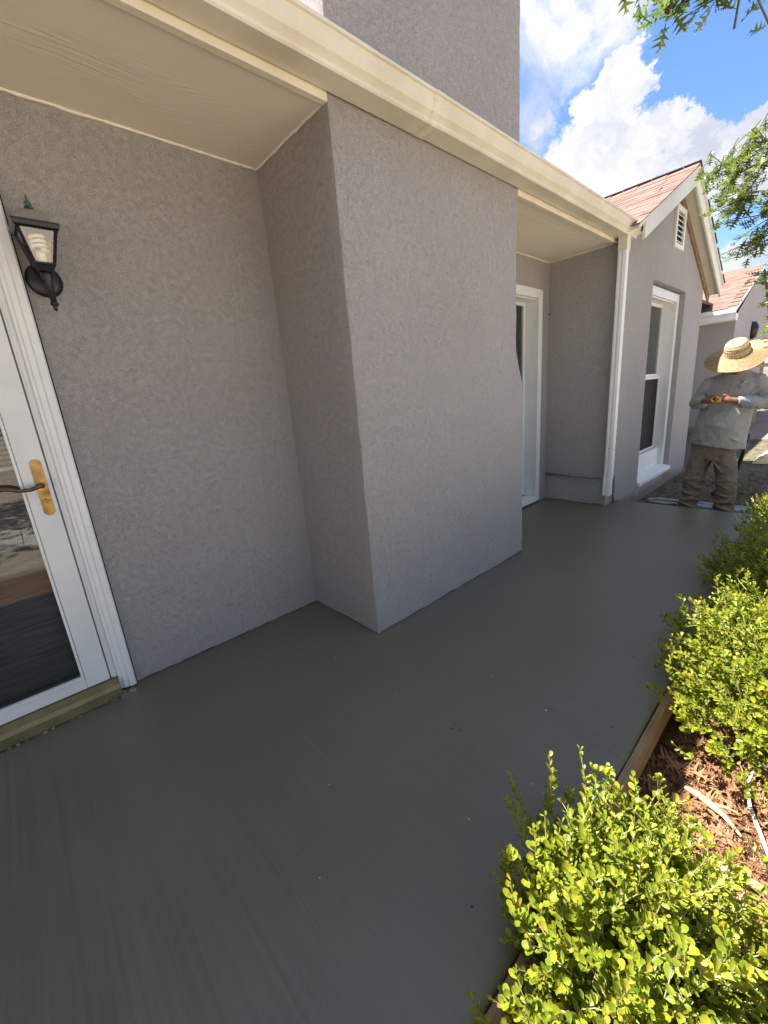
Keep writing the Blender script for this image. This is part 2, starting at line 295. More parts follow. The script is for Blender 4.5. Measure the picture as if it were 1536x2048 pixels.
def ground_mat():
    mt, t, b = newmat('dirt_and_mulch'); n_, l_ = t.nodes, t.links
    pos = n_.new('ShaderNodeNewGeometry').outputs['Position']; sx = n_.new('ShaderNodeSeparateXYZ'); l_.new(pos, sx.inputs[0])
    def nz(scale, detail, rough=.6):
        n = n_.new('ShaderNodeTexNoise'); n.inputs['Scale'].default_value = scale; n.inputs['Detail'].default_value = detail; n.inputs['Roughness'].default_value = rough; l_.new(pos, n.inputs['Vector']); return n.outputs[0]
    def ramp(v, p0, c0, p1, c1):
        r = n_.new('ShaderNodeValToRGB'); l_.new(v, r.inputs[0]); r.color_ramp.elements[0].position = p0; r.color_ramp.elements[1].position = p1
        r.color_ramp.elements[0].color = (*c0, 1); r.color_ramp.elements[1].color = (*c1, 1); return r.outputs[0]
    near = ramp(nz(45, 6), .35, (.07, .035, .02), .65, (.20, .10, .05))
    dirt = ramp(nz(14, 7), .35, (.085, .066, .048), .65, (.18, .145, .105))
    grass = ramp(nz(60, 5), .35, (.04, .06, .02), .65, (.10, .13, .05))
    gm_ = n_.new('ShaderNodeMapRange'); l_.new(nz(1.6, 6, .7), gm_.inputs['Value']); gm_.inputs['From Min'].default_value = .48; gm_.inputs['From Max'].default_value = .60
    dg = n_.new('ShaderNodeMix'); dg.data_type = 'RGBA'; l_.new(gm_.outputs[0], dg.inputs[0]); l_.new(dirt, dg.inputs[6]); l_.new(grass, dg.inputs[7])
    fm = n_.new('ShaderNodeMapRange'); l_.new(sx.outputs[1], fm.inputs['Value']); fm.inputs['From Min'].default_value = 4.6; fm.inputs['From Max'].default_value = 5.6
    mx = n_.new('ShaderNodeMix'); mx.data_type = 'RGBA'; l_.new(fm.outputs[0], mx.inputs[0]); l_.new(near, mx.inputs[6]); l_.new(dg.outputs[2], mx.inputs[7])
    pale = ramp(nz(6, 8), .35, (.34, .275, .20), .65, (.48, .40, .31))  # unseen yard made pale to bounce light onto the house
    ym = n_.new('ShaderNodeMapRange'); l_.new(sx.outputs[0], ym.inputs['Value']); ym.inputs['From Min'].default_value = 3.3; ym.inputs['From Max'].default_value = 3.6
    my = n_.new('ShaderNodeMix'); my.data_type = 'RGBA'; l_.new(ym.outputs[0], my.inputs[0]); l_.new(mx.outputs[2], my.inputs[6]); l_.new(pale, my.inputs[7])
    l_.new(my.outputs[2], b.inputs['Base Color']); b.inputs['Roughness'].default_value = .95
    bp = n_.new('ShaderNodeBump'); bp.inputs['Strength'].default_value = .9; bp.inputs['Distance'].default_value = .02; l_.new(nz(40, 8, .7), bp.inputs['Height']); l_.new(bp.outputs[0], b.inputs['Normal'])
    return mt
M['ground'] = ground_mat()
M['bounce_walk'] = mat('bounce_concrete', (.46, .42, .37), (.58, .54, .48), scale=3, rough=.85, bump=.3, bscale=60, bdist=.003)  # kept pale so the added strip throws light back
M['drive'] = mat('pinkish_concrete', (.18, .13, .105), (.25, .19, .155), scale=2.5, rough=.85, bump=.3, bscale=40, bdist=.003)

def leaf_mat(name, stops, trans=.35, rough=.35, rim=None, spec=.5):
    """colour from the per-leaf attribute rnd; rim attribute marks the paler leaf margin"""
    mt, t, b = newmat(name); n_, l_ = t.nodes, t.links
    at = n_.new('ShaderNodeAttribute'); at.attribute_name = 'rnd'
    rp = n_.new('ShaderNodeValToRGB'); l_.new(at.outputs['Fac'], rp.inputs[0]); e = rp.color_ramp.elements
    e[0].position = stops[0][0]; e[0].color = (*stops[0][1], 1); e[1].position = stops[-1][0]; e[1].color = (*stops[-1][1], 1)
    for p_, c_ in stops[1:-1]: k = e.new(p_); k.color = (*c_, 1)
    c = rp.outputs[0]
    if rim:
        ar = n_.new('ShaderNodeAttribute'); ar.attribute_name = 'rim'
        pw = n_.new('ShaderNodeMath'); pw.operation = 'POWER'; l_.new(ar.outputs['Fac'], pw.inputs[0]); pw.inputs[1].default_value = 5
        sc2 = n_.new('ShaderNodeMath'); sc2.operation = 'MULTIPLY'; l_.new(pw.outputs[0], sc2.inputs[0]); sc2.inputs[1].default_value = .75
        mx = n_.new('ShaderNodeMix'); mx.data_type = 'RGBA'; l_.new(sc2.outputs[0], mx.inputs[0]); l_.new(c, mx.inputs[6]); mx.inputs[7].default_value = (*rim, 1); c = mx.outputs[2]
    l_.new(c, b.inputs['Base Color']); setin(b, rough=rough, spec=spec)
    tr = n_.new('ShaderNodeBsdfTranslucent'); hs = n_.new('ShaderNodeHueSaturation'); hs.inputs['Value'].default_value = 1.25; hs.inputs['Saturation'].default_value = 1.1; l_.new(c, hs.inputs['Color']); l_.new(hs.outputs[0], tr.inputs[0])
    ms = n_.new('ShaderNodeMixShader'); ms.inputs[0].default_value = trans; l_.new(b.outputs[0], ms.inputs[1]); l_.new(tr.outputs[0], ms.inputs[2]); l_.new(ms.outputs[0], n_['Material Output'].inputs[0])
    return mt
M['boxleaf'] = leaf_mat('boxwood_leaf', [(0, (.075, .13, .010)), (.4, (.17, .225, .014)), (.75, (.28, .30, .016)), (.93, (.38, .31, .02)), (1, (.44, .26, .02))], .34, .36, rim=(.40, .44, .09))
M['boxleaf_shaded'] = leaf_mat('shaded_boxwood_leaf', [(0, (.075, .14, .014)), (.5, (.15, .225, .02)), (.85, (.25, .29, .024)), (1, (.32, .31, .03))], .4, .33, rim=(.22, .30, .07))  # same boxwood, with shade put into the leaf colour
M['oakleaf'] = leaf_mat('oak_leaf', [(0, (.07, .11, .025)), (.5, (.13, .19, .035)), (1, (.22, .28, .05))], .42, .28, spec=.6)
M['deadleaf'] = leaf_mat('dead_leaf', [(0, (.08, .04, .025)), (.35, (.21, .10, .05)), (.7, (.34, .18, .09)), (1, (.44, .28, .165))], .12, .75, spec=.3)
M['farfoliage'] = leaf_mat('far_leaf', [(0, (.03, .055, .015)), (.5, (.06, .10, .025)), (1, (.11, .16, .035))], .25, .6)

# ------------------------------------------------------------------ mesh helpers
def tagp(o, label=None, cat=None, group=None, kind=None):
    if label: o['label'] = label
    if cat: o['category'] = cat
    if group: o['group'] = group
    if kind: o['kind'] = kind
    return o
def empty(name, loc, label, cat, group=None, rz=0):
    o = bpy.data.objects.new(name, None); o.location = loc; o.rotation_euler[2] = rz; o.empty_display_size = .1; col.objects.link(o)
    return tagp(o, label, cat, group)
def link(name, me, mt, parent=None, kind=None):
    o = bpy.data.objects.new(name, me); col.objects.link(o)
    if mt is not None and not me.materials: me.materials.append(mt)
    if parent is not None: o.parent = parent
    if kind: o['kind'] = kind
    return o
class MB:
    def __init__(s, org=(0, 0, 0)): s.v = []; s.f = []; s.o = Vector(org)
    def add(s, vs, fs):
        n = len(s.v); s.v += [tuple(Vector(p)-s.o) for p in vs]; s.f += [tuple(i+n for i in f) for f in fs]; return s
    def box(s, a, b):
        (x0, y0, z0), (x1, y1, z1) = a, b
        vs = [(x0, y0, z0), (x1, y0, z0), (x1, y1, z0), (x0, y1, z0), (x0, y0, z1), (x1, y0, z1), (x1, y1, z1), (x0, y1, z1)]
        return s.add(vs, [(0, 3, 2, 1), (4, 5, 6, 7), (0, 1, 5, 4), (1, 2, 6, 5), (2, 3, 7, 6), (3, 0, 4, 7)])
    def prism(s, pts, axis, a, b):
        """closed polygon pts (2D) extruded along axis from a to b"""
        n = len(pts)
        def P(p, t):
            return {'x': (t, p[0], p[1]), 'y': (p[0], t, p[1]), 'z': (p[0], p[1], t)}[axis]
        vs = [P(p, a) for p in pts]+[P(p, b) for p in pts]
        return s.add(vs, [tuple(range(n))[::-1], tuple(range(n, 2*n))]+[(i, (i+1) % n, n+(i+1) % n, n+i) for i in range(n)])
    def tube(s, pts, rad, n=8, caps=True, ell=None):
        pts = [Vector(p) for p in pts]; k = len(pts)
        if not hasattr(rad, '__len__'): rad = [rad]*k
        vs = []; fs = []; prev = None
        for i, p in enumerate(pts):
            d = (pts[min(i+1, k-1)]-pts[max(i-1, 0)]).normalized()
            if prev is None:
                a = Vector((0, 0, 1)) if abs(d.z) < .9 else Vector((1, 0, 0))
                x = a.cross(d).normalized()
            else: x = (prev-d*prev.dot(d)).normalized()
            prev = x; y = d.cross(x)
            for j in range(n):
                t = 2*math.pi*j/n; vs.append(p+(x*math.cos(t)+y*math.sin(t))*rad[i])
        for i in range(k-1):
            for j in range(n): fs.append((i*n+j, i*n+(j+1) % n, (i+1)*n+(j+1) % n, (i+1)*n+j))
        if caps: fs.append(tuple(range(n))[::-1]); fs.append(tuple((k-1)*n+j for j in range(n)))
        return s.add(vs, fs)
    def rings(s, rs, n=20, caps=True):
        """rs: (centre, rx, ry, tilt about x, tilt about y) horizontal-ish ellipses"""
        vs = []; fs = []
        for c, rx, ry, *t in rs:
            mtx = Matrix.Rotation(t[0] if t else 0, 3, 'X') @ Matrix.Rotation(t[1] if len(t) > 1 else 0, 3, 'Y')
            for j in range(n):
                a = 2*math.pi*j/n; vs.append(Vector(c)+mtx @ Vector((rx*math.cos(a), ry*math.sin(a), 0)))
        k = len(rs)
        for i in range(k-1):
            for j in range(n): fs.append((i*n+j, i*n+(j+1) % n, (i+1)*n+(j+1) % n, (i+1)*n+j))
        if caps: fs.append(tuple(range(n))[::-1]); fs.append(tuple((k-1)*n+j for j in range(n)))
        return s.add(vs, fs)
    def mesh(s, name, smooth=False):
        me = bpy.data.meshes.new(name); me.from_pydata(s.v, [], s.f); me.update()
        if smooth:
            me.polygons.foreach_set('use_smooth', [True]*len(me.polygons))
            if smooth == 'angle': me.set_sharp_from_angle(angle=R(30))
        return me
    def build(s, name, mt, parent=None, smooth=False, kind=None, bevel=0, seg=2):
        o = link(name, s.mesh(name, smooth), mt, parent, kind)
        o.location = s.o if parent is None else s.o - Vector(parent_loc(parent))
        if bevel:
            b = o.modifiers.new('bevel', 'BEVEL'); b.width = bevel; b.segments = seg; b.limit_method = 'ANGLE'; b.angle_limit = R(40)
        return o
def parent_loc(p):
    v = Vector((0, 0, 0))
    while p is not None: v += Vector(p.location); p = p.parent
    return v
def grid_patch(mb, O, U, V, nu, nv, amp=0, seed=0, ragged=None):
    """subdivided rectangle O + U*s + V*t with slight waviness along its normal"""
    O, U, V = Vector(O), Vector(U), Vector(V); nrm_ = U.cross(V).normalized(); vs = []; fs = []
    for j in range(nv+1):
        for i in range(nu+1):
            p = O+U*(i/nu)+V*(j/nv)
            if amp: p = p + nrm_*amp*mnoise.noise(p*3.1+Vector((seed, 0, 0))) + nrm_*amp*.4*mnoise.noise(p*11+Vector((seed, 3, 0)))
            if ragged and j == 0: p = p + V.normalized()*(ragged*(.6+mnoise.noise(Vector((p.x*23, p.y*23, seed)))*.9+mnoise.noise(Vector((p.x*70, p.y*70, seed)))*.5))
            vs.append(p)
    for j in range(nv):
        for i in range(nu):
            a = j*(nu+1)+i; fs.append((a, a+1, a+nu+2, a+nu+1))
    mb.add(vs, fs)

# ------------------------------------------------------------------ dimensions (metres; slab top is z = 0)
GZ = -0.20
CX = .627; Y1 = 1.300; Y2 = 2.875; Y2U = 2.775
Y3 = 4.506; GX = .663; Y4 = 7.72; HS = 2.466
SX = 1.885; SY = 4.82

# ------------------------------------------------------------------ ground
def ground():
    xs = np.concatenate([[-150, -60, -25, -10, -4, -1, 1], np.arange(1.8, 3.4, .04), [3.6, 4, 5, 7, 10, 20, 50, 150]])
    ys = np.concatenate([[-150, -50, -15, -5, -2, -.6], np.arange(0, 3.4, .04), np.arange(3.5, 8.5, .1), [9, 10, 11, 12, 14, 18, 25, 40, 80, 160, 300]])
    vs = []
    for y in ys:
        for x in xs:
            z = GZ
            if 1.8 < x < 3.6 and -.6 < y < 9: z += .014*mnoise.noise(Vector((x*4, y*4, 0)))+.012*mnoise.noise(Vector((x*15, y*15, 2)))
            vs.append((x, y, z))
    nx = len(xs); fs = [(j*nx+i, j*nx+i+1, (j+1)*nx+i+1, (j+1)*nx+i) for j in range(len(ys)-1) for i in range(nx-1)]
    me = bpy.data.meshes.new('ground'); me.from_pydata(vs, [], fs); me.polygons.foreach_set('use_smooth', [True]*len(fs))
    return link('ground', me, M['ground'], kind='structure')
g_ob = ground()
mb = MB(); 
for (a, b_) in ((11.6, 13.4), (13.43, 15.4), (15.43, 17.4), (17.43, 20)):
    mb.box((.42, a, GZ-.1), (9, b_, GZ+.03))
mb.build('driveway', M['drive'], kind='structure', bevel=.01)

mb = MB()  # unseen pale strip added to bounce sunlight onto chimney and soffit
for k in range(14): mb.box((4.6, -12+k*1.7, GZ-.1), (6.2, -12+k*1.7+1.69, GZ+.025))
mb.build('bounce_strip', M['bounce_walk'], kind='structure', bevel=.006)
# ------------------------------------------------------------------ slab
def slab():
    prof = [(-.35, 0)]; 
    xs = list(np.arange(-.35, SX-.03, .06))+[SX-.03, SX-.018, SX-.009, SX-.003, SX, SX]
    dz = [0]*(len(xs)-6)+[0, -.0015, -.005, -.010, -.018, GZ-.05]
    ys = [-6.5, -5, -3.5, -2.4]+list(np.arange(-1.6, SY-.03, .06))+[SY-.03, SY-.012, SY-.004, SY, SY]
    ez = [0]*(len(ys)-5)+[0, -.002, -.007, -.016, GZ-.05]
    vs = []
    for j, y in enumerate(ys):
        for i, x in enumerate(xs):
            z = min(dz[i], ez[j])
            if z > -.1:
                z += .0030*mnoise.noise(Vector((x*1.3, y*1.3, 0)))+.0014*mnoise.noise(Vector((x*4, y*4, 5)))
            ex = .004*mnoise.noise(Vector((3, y*4, 0))) if i > len(xs)-7 else 0
            vs.append((x+ex, y, z))
    nx = len(xs); fs = [(j*nx+i, j*nx+i+1, (j+1)*nx+i+1, (j+1)*nx+i) for j in range(len(ys)-1) for i in range(nx-1)]
    me = bpy.data.meshes.new('porch_slab'); me.from_pydata(vs, [], fs); me.polygons.foreach_set('use_smooth', [True]*len(fs))
    return link('porch_slab', me, M['concrete'], kind='structure')
slab()
mb = MB((SX+.022, 1.2, -.1))
for (a, b_) in ((-3.0, 2.28), (2.284, SY)):
    n = 40
    for i in range(n):
        pass
    vs = []; fs = []
    for i in range(n+1):
        y = a+(b_-a)*i/n; wv = .0025*mnoise.noise(Vector((0, y*2, 9)))
        vs += [(SX+.004+wv, y, -.125), (SX+.030+wv, y, -.125), (SX+.028+wv, y, -.020+wv), (SX+.004+wv, y, -.015+wv)]
    for i in range(n):
        for k in range(4): fs.append((i*4+k, i*4+(k+1) % 4, i*4+4+(k+1) % 4, i*4+4+k))
    fs += [(3, 2, 1, 0), (n*4, n*4+1, n*4+2, n*4+3)]
    mb.add(vs, fs)
tagp(mb.build('form_board', M['wood'], bevel=.003), 'brown lumber form board held along the outer edge of the fresh concrete', 'board')
mb = MB((1.2, 2, 0))
for (x, y, r) in [(1.36, 1.03, .0045), (1.385, 1.045, .004), (1.352, 1.06, .003), (1.80, 1.44, .0035), (1.78, 1.28, .003), (1.30, 1.5, .003), (1.76, .60, .0035), (1.72, 1.95, .004), (1.70, 1.97, .003)]:
    bm = bmesh.new(); bmesh.ops.create_icosphere(bm, subdivisions=1, radius=r); 
    for v in bm.verts: v.co *= random.uniform(.6, 1.2); v.co.z *= .5
    mb.add([v.co+Vector((x, y, .002)) for v in bm.verts], [[v.index for v in f.verts] for f in bm.faces]); bm.free()
tagp(mb.build('concrete_crumb', M['crumb'], kind='stuff'), 'tiny dark crumbs scattered on the wet grey concrete', 'debris')

mb = MB((1.2, 1.5, 0))
for (x, y, r) in [(1.30, 1.40, .0022), (1.05, 1.02, .0018), (1.62, .78, .0022), (1.50, 1.22, .0016), (.62, 1.0, .0018), (1.2, .55, .002), (1.70, 1.02, .002), (1.42, .36, .0018), (1.58, 1.36, .004)]:
    mb.box((x-r*.6, y-r*.8, .0005), (x+r*.6, y+r*.8, r*.6+.001))
tagp(mb.build('paint_speck', M['speck'], kind='stuff'), 'tiny white specks fallen on the wet grey concrete', 'debris')
# ------------------------------------------------------------------ house
house = empty('house', (0, 0, 0), 'grey stucco house with cream gutter, chimney and porch around the wet slab', 'house')
A = .0016
# back wall (with the far window opening) and inner faces
FW0, FW1, FWT, FWB = 3.25, 4.35, 2.20, .02
mb = MB()
rag = .008
grid_patch(mb, (0, .215, 0), (0, Y1-.215, 0), (0, 0, HS), 60, 60, A, 1, rag)
mb.build('stucco_wall', M['stucco'], house, smooth=True)
mb = MB()
grid_patch(mb, (0, -1.5, 2.13), (0, 1.715, 0), (0, 0, HS-2.13), 30, 8, 0, 1)
mb.box((-.12, -1.5, 0), (-.001, -.93, 2.13)); mb.box((-.12, -6.5, 0), (0, -1.5, HS))
mb.build('stucco_wall', M['stucco'], house, smooth=False)
mb = MB()
grid_patch(mb, (0, Y2-.2, 0), (0, FW0-Y2+.2, 0), (0, 0, HS), 20, 40, A, 2, rag)
grid_patch(mb, (0, FW1, 0), (0, Y3-FW1, 0), (0, 0, HS), 10, 60, A, 2, rag)
grid_patch(mb, (0, FW0, FWT), (0, FW1-FW0, 0), (0, 0, HS-FWT), 20, 8, 0, 2)
mb.build('stucco_wall', M['stucco'], house, smooth=True)
mb = MB(); grid_patch(mb, (0, Y3, 0), (GX, 0, 0), (0, 0, HS+.05), 30, 60, A, 3, rag)
mb.build('stucco_wall', M['stucco'], house, smooth=True)
# masses behind so nothing is paper thin and no light leaks
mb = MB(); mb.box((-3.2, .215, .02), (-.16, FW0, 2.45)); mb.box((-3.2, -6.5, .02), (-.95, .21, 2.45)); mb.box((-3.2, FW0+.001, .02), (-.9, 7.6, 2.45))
mb.build('inner_wall', M['interior'], house)
# chimney: breast with a shoulder on its far side, stack above the roof
def chimney():
    mb = MB()
    prof = [(Y1, .0), (Y2, .0), (Y2, 1.25), (Y2U, 1.52), (Y2U, 2.50), (Y2U+.03, 2.55), (Y2U+.03, 5.0), (Y1+.02, 5.0), (Y1+.02, 2.55), (Y1, 2.50)]
    # front face as rows so that it can carry a gentle waviness
    zs = sorted(set(list(np.arange(0, 3.6, .07))+[1.25, 1.52, 2.5, 2.55, 3.62])); n = 26
    def span(z):
        r_ = Y2 if z <= 1.25 else (Y2+(Y2U-Y2)*(z-1.25)/.27 if z < 1.52 else (Y2U if z <= 2.5 else Y2U+.03*min(1, (z-2.5)/.05)))
        l_ = Y1 if z <= 2.5 else Y1+.02*min(1, (z-2.5)/.05)
        return l_, r_
    XB = -.25
    ring = []; 
    for z in zs:
        l_, r_ = span(z); row = []
        rr = .007
        pts = [(XB, l_)]+[(XB+(CX-rr-XB)*k/12, l_) for k in range(1, 13)]+[(CX-rr*.3, l_+rr*.3)]
        pts += [(CX, l_+rr+(r_-l_-2*rr)*k/n) for k in range(n+1)]+[(CX-rr*.3, r_-rr*.3)]+[(CX-rr+(XB-CX+rr)*k/8, r_) for k in range(9)]
        for (x, y) in pts:
            p = Vector((x, y, z)); o_ = A*mnoise.noise(p*3.3+Vector((5, 0, 0)))+.5*A*mnoise.noise(p*12)
            if x > CX-.002: p.x += o_
            else: p.y += o_*(1 if y > 2 else -1)
            e_ = .004*mnoise.noise(Vector((y*5, x*5, z*9)))*(1 if (abs(x-CX) < .01 and (abs(y-l_) < .01 or abs(y-r_) < .01)) else 0); p.x += e_*.5; p.y += e_
            if z == 0: p.z += .008*(.7+mnoise.noise(Vector((x*23, y*23, 8)))*.9+mnoise.noise(Vector((x*70, y*70, 1)))*.6)
            row.append(p)
        ring.append(row)
    k = len(ring[0]); vs = [p for r_ in ring for p in r_]; fs = []
    for j in range(len(zs)-1):
        for i in range(k-1): fs.append((j*k+i, j*k+i+1, (j+1)*k+i+1, (j+1)*k+i))
        fs.append((j*k+k-1, j*k, (j+1)*k, (j+1)*k+k-1))
    fs.append(tuple((len(zs)-1)*k+i for i in range(k)))
    mb.add(vs, fs); mb.build('chimney', M['stucco'], house, smooth='angle')
chimney()
# gable wall: polygon front with a deep window opening
WY0, WY1, WZ0, WZ1 = 5.50, 6.82, .03, 2.27
GA = (6.15, 3.27)
mb = MB()
bz = GZ-.08
pts = {}
front = [
 [(Y3, bz), (WY0, bz), (WY0, WZ0), (WY0, WZ1), (WY0, 2.62+(WY0-Y3)*.49-.0), (Y3, 2.50)],
 [(WY1, bz), (Y4, bz), (Y4, 2.50), (WY1, 3.27-(WY1-GA[0])*.49), (WY1, WZ1), (WY1, WZ0)],
 [(WY0, bz), (WY1, bz), (WY1, WZ0), (WY0, WZ0)],
 [(WY0, WZ1), (WY1, WZ1), (WY1, 3.27-(WY1-GA[0])*.49), GA, (WY0, 2.62+(WY0-Y3)*.49)]]
for poly in front:
    n = len(poly); mb.add([(GX, a, b_) for a, b_ in poly], [tuple(range(n))])
D = .06
mb.add([(GX, WY0, WZ0), (GX, WY0, WZ1), (GX-D-.1, WY0, WZ1), (GX-D-.1, WY0, WZ0)], [(0, 1, 2, 3)])
mb.add([(GX, WY1, WZ0), (GX, WY1, WZ1), (GX-D-.1, WY1, WZ1), (GX-D-.1, WY1, WZ0)], [(3, 2, 1, 0)])
mb.add([(GX, WY0, WZ1), (GX, WY1, WZ1), (GX-D-.1, WY1, WZ1), (GX-D-.1, WY0, WZ1)], [(0, 1, 2, 3)])
mb.add([(GX, WY0, WZ0), (GX, WY1, WZ0), (GX-D-.1, WY1, WZ0), (GX-D-.1, WY0, WZ0)], [(3, 2, 1, 0)])
mb.add([(GX, Y4, bz), (GX-3, Y4, bz), (GX-3, Y4, 2.5), (GX, Y4, 2.5)], [(0, 1, 2, 3)])
# stucco below the slab line on the near corner
mb.add([(GX, Y3, bz), (GX, Y3, 0.0), (0, Y3, 0.0), (0, Y3, bz)], [(0, 1, 2, 3)])
o = mb.build('stucco_wall', M['stucco'], house)
# room behind the gable window
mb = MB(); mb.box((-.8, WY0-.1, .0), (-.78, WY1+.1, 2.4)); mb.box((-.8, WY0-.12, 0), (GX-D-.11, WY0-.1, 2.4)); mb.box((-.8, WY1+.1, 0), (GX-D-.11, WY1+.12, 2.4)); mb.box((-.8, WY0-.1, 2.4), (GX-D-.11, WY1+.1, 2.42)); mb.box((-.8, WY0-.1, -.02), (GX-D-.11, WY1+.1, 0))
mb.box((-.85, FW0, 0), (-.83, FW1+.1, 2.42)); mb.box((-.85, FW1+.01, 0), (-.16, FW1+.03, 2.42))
mb.build('room_lining', M['interior'], house)

mb = MB(); mb.box((-.001, -4.2, bz), (1.75, -3.6, 2.46)); mb.box((-3, -8, bz), (1.75, -4.201, 2.46)); mb.build('stucco_wall', M['stucco'], house)  # unseen wing added behind the viewer to darken the recess side walls
mb = MB(); mb.prism([(-8.2, 2.47), (-3.4, 2.47), (-5.8, 3.6)], 'x', -3, 1.95); mb.build('roof_deck', M['shingle'], house)  # roof over that added wing
# ---- soffits, beads, fascia
def soffit(ya, yb, xr):
    mb = MB(); grid_patch(mb, (0, yb, HS), (0, ya-yb, 0), (xr, 0, 0), max(4, int((yb-ya)/.1)), 8, .002, 4)
    mb.box((-.02, ya, HS+.004), (xr, yb, HS+.02))
    return mb.build('soffit', M['soffit'], house, smooth=False)
soffit(-3.6, Y1, CX-.03); soffit(Y2U, Y3, CX-.03)
def bead(pts, r, name='caulk_bead', mt='caulk'):
    out_ = []; pts = [Vector(p) for p in pts]
    for a, b_ in zip(pts[:-1], pts[1:]):
        n = max(2, int((b_-a).length/.02))
        for i in range(n): out_.append(a.lerp(b_, i/n))
    out_.append(pts[-1])
    out_ = [p+Vector((0, 0, .0035*mnoise.noise(p*14))) for p in out_]
    rr = [r*(1+.45*mnoise.noise(p*37)) for p in out_]
    MB().tube(out_, rr, 6).build(name, M[mt], house, smooth=True)
bead([(.003, -3.6, HS-.002), (.003, Y1-.004, HS-.002), (CX-.03, Y1-.004, HS-.002)], .0065)
bead([(.003, Y2U, HS-.002), (.003, Y3-.003, HS-.002), (GX-.03, Y3-.003, HS-.002)], .0065)
for (ya, yb) in ((-3.6, Y1-.002), (Y2U+.004, Y3+.0)):
    MB().box((CX-.028, ya, HS-.012), (CX+.003, yb, HS+.12)).build('fascia', M['trim'], house, bevel=.002)
# ---- gutter: K-style profile swept along the eave with two sections and a joint sleeve
def gutter():
    g0 = Vector((0, 0, 0))
    outer = [(.640, .118), (.640, .0), (.738, .0), (.744, .006), (.744, .018), (.752, .026), (.765, .038), (.774, .055), (.777, .075), (.785, .088), (.792, .092), (.792, .104), (.784, .107)]
    inner = [(.784, .100), (.785, .096), (.780, .092), (.772, .077), (.768, .055), (.760, .042), (.748, .031), (.739, .022), (.736, .006), (.645, .005), (.645, .118)]
    poly = outer+inner
    def sec(ya, yb, za, zb, name='gutter_section', grow=0, mt='gutter'):
        n = max(1, int((yb-ya)/.15)); vs = []; fs = []; k = len(poly)
        for i in range(n+1):
            t = i/n; y = ya+(yb-ya)*t; z0 = za+(zb-za)*t+.0016*mnoise.noise(Vector((y*2.2, 1, 0))); dx = .002*mnoise.noise(Vector((y*1.8, 4, 0)))
            for (a, b_) in poly:
                if grow: a = a+grow*(1 if a > .7 else (.0 if a > .66 else -.0)); b_ = b_+(-grow if b_ < .01 else (grow*.4 if b_ > .09 else -grow*.3))
                vs.append((a+dx, y, z0+b_))
        for i in range(n):
            for j in range(k): fs.append((i*k+j, i*k+(j+1) % k, (i+1)*k+(j+1) % k, (i+1)*k+j))
        m_ = MB().add(vs, fs); o = m_.build(name, M[mt], gut); 
        return o
    gut = bpy.data.objects.new('gutter', None); col.objects.link(gut); gut.parent = house
    sec(-3.6, 1.83, 2.468, 2.484); sec(1.828, 4.64, 2.486, 2.484)
    sec(1.80, 1.86, 2.484, 2.485, 'joint_sleeve', .0018)
    sec(1.858, 1.8615, 2.484, 2.485, 'joint_caulk', .0028, 'trim')
    # end cap
    MB().prism([(a, b_+2.484) for a, b_ in outer], 'y', 4.638, 4.642).build('end_cap', M['gutter'], gut)
gutter()
# ---- downspout with ribbed sides, outlet collar and elbow stub
def downspout():
    dsp = bpy.data.objects.new('downspout', None); col.objects.link(dsp); dsp.parent = house
    def ribbed(x0, x1, y0, y1, zt, zb, sx=0, sy=0, rib=.003):
        def edge(a, b_, n):
            return [a+(b_-a)*i/n for i in range(n)]
        pts = []
        for i, t in enumerate(edge(0, 1, 8)): pts.append((x0+(x1-x0)*t, y0-(rib if i % 4 in (1, 2) else 0)))
        for i, t in enumerate(edge(0, 1, 8)): pts.append((x1+(rib if i % 4 in (1, 2) else 0), y0+(y1-y0)*t))
        for i, t in enumerate(edge(0, 1, 8)): pts.append((x1+(x0-x1)*t, y1))
        for i, t in enumerate(edge(0, 1, 8)): pts.append((x0, y1+(y0-y1)*t))
        k = len(pts); n = 10; vs = []; fs = []
        for j in range(n+1):
            t = j/n; vs += [(p[0]+sx*t, p[1]+sy*t, zt+(zb-zt)*t) for p in pts]
        for j in range(n):
            for i in range(k): fs.append((j*k+i, j*k+(i+1) % k, (j+1)*k+(i+1) % k, (j+1)*k+i))
        return MB().add(vs, fs)
    mb = ribbed(.668, .735, 4.43, 4.50, 2.40, .30, -.002, -.01); mb.build('pipe', M['white'], dsp)
    mb = ribbed(.662, .729, 4.418, 4.492, .36, .13, .0, -.004, .003); mb.build('outlet', M['white'], dsp)
    MB().box((.664, 4.425, 2.37), (.742, 4.506, 2.484)).build('collar', M['gutter'], dsp, bevel=.004)
    MB().tube([(.70, 4.415, .62), (.70, 4.425, .62)], .005, 6).build('screw', M['chrome'], dsp); MB().tube([(.736, 4.45, .6), (.742, 4.45, .6)], .005, 6).build('screw', M['chrome'], dsp)
downspout()
# ---- conduit along the foot of the recess wall, turning down into the slab
pts = [(.02, Y3-.018, .30), (.3, Y3-.017, .30), (GX-.06, Y3-.018, .30)]
MB().tube(pts, .013, 10).build('conduit', M['pipe'], house, smooth=True)
pts = [(GX+.022, Y3-.02+.05, .31), (GX+.022, 4.60, .315), (GX+.022, 4.635, .30), (GX+.022, 4.655, .27), (GX+.022, 4.66, .2), (GX+.024, 4.668, .0)]
MB().tube(pts, .012, 10).build('conduit', M['pipe'], house, smooth=True)
mb = MB(); mb.box((GX+.001, 4.64, .16), (GX+.036, 4.676, .185)); mb.build('conduit_clip', M['pipe'], house, bevel=.004)
mb = MB()
for p in ((.012, Y3-.02, 1.98), ): mb.tube([p, (p[0]+.012, p[1]-.012, p[2])], .007, 8)
mb.build('bolt', M['black'], house)

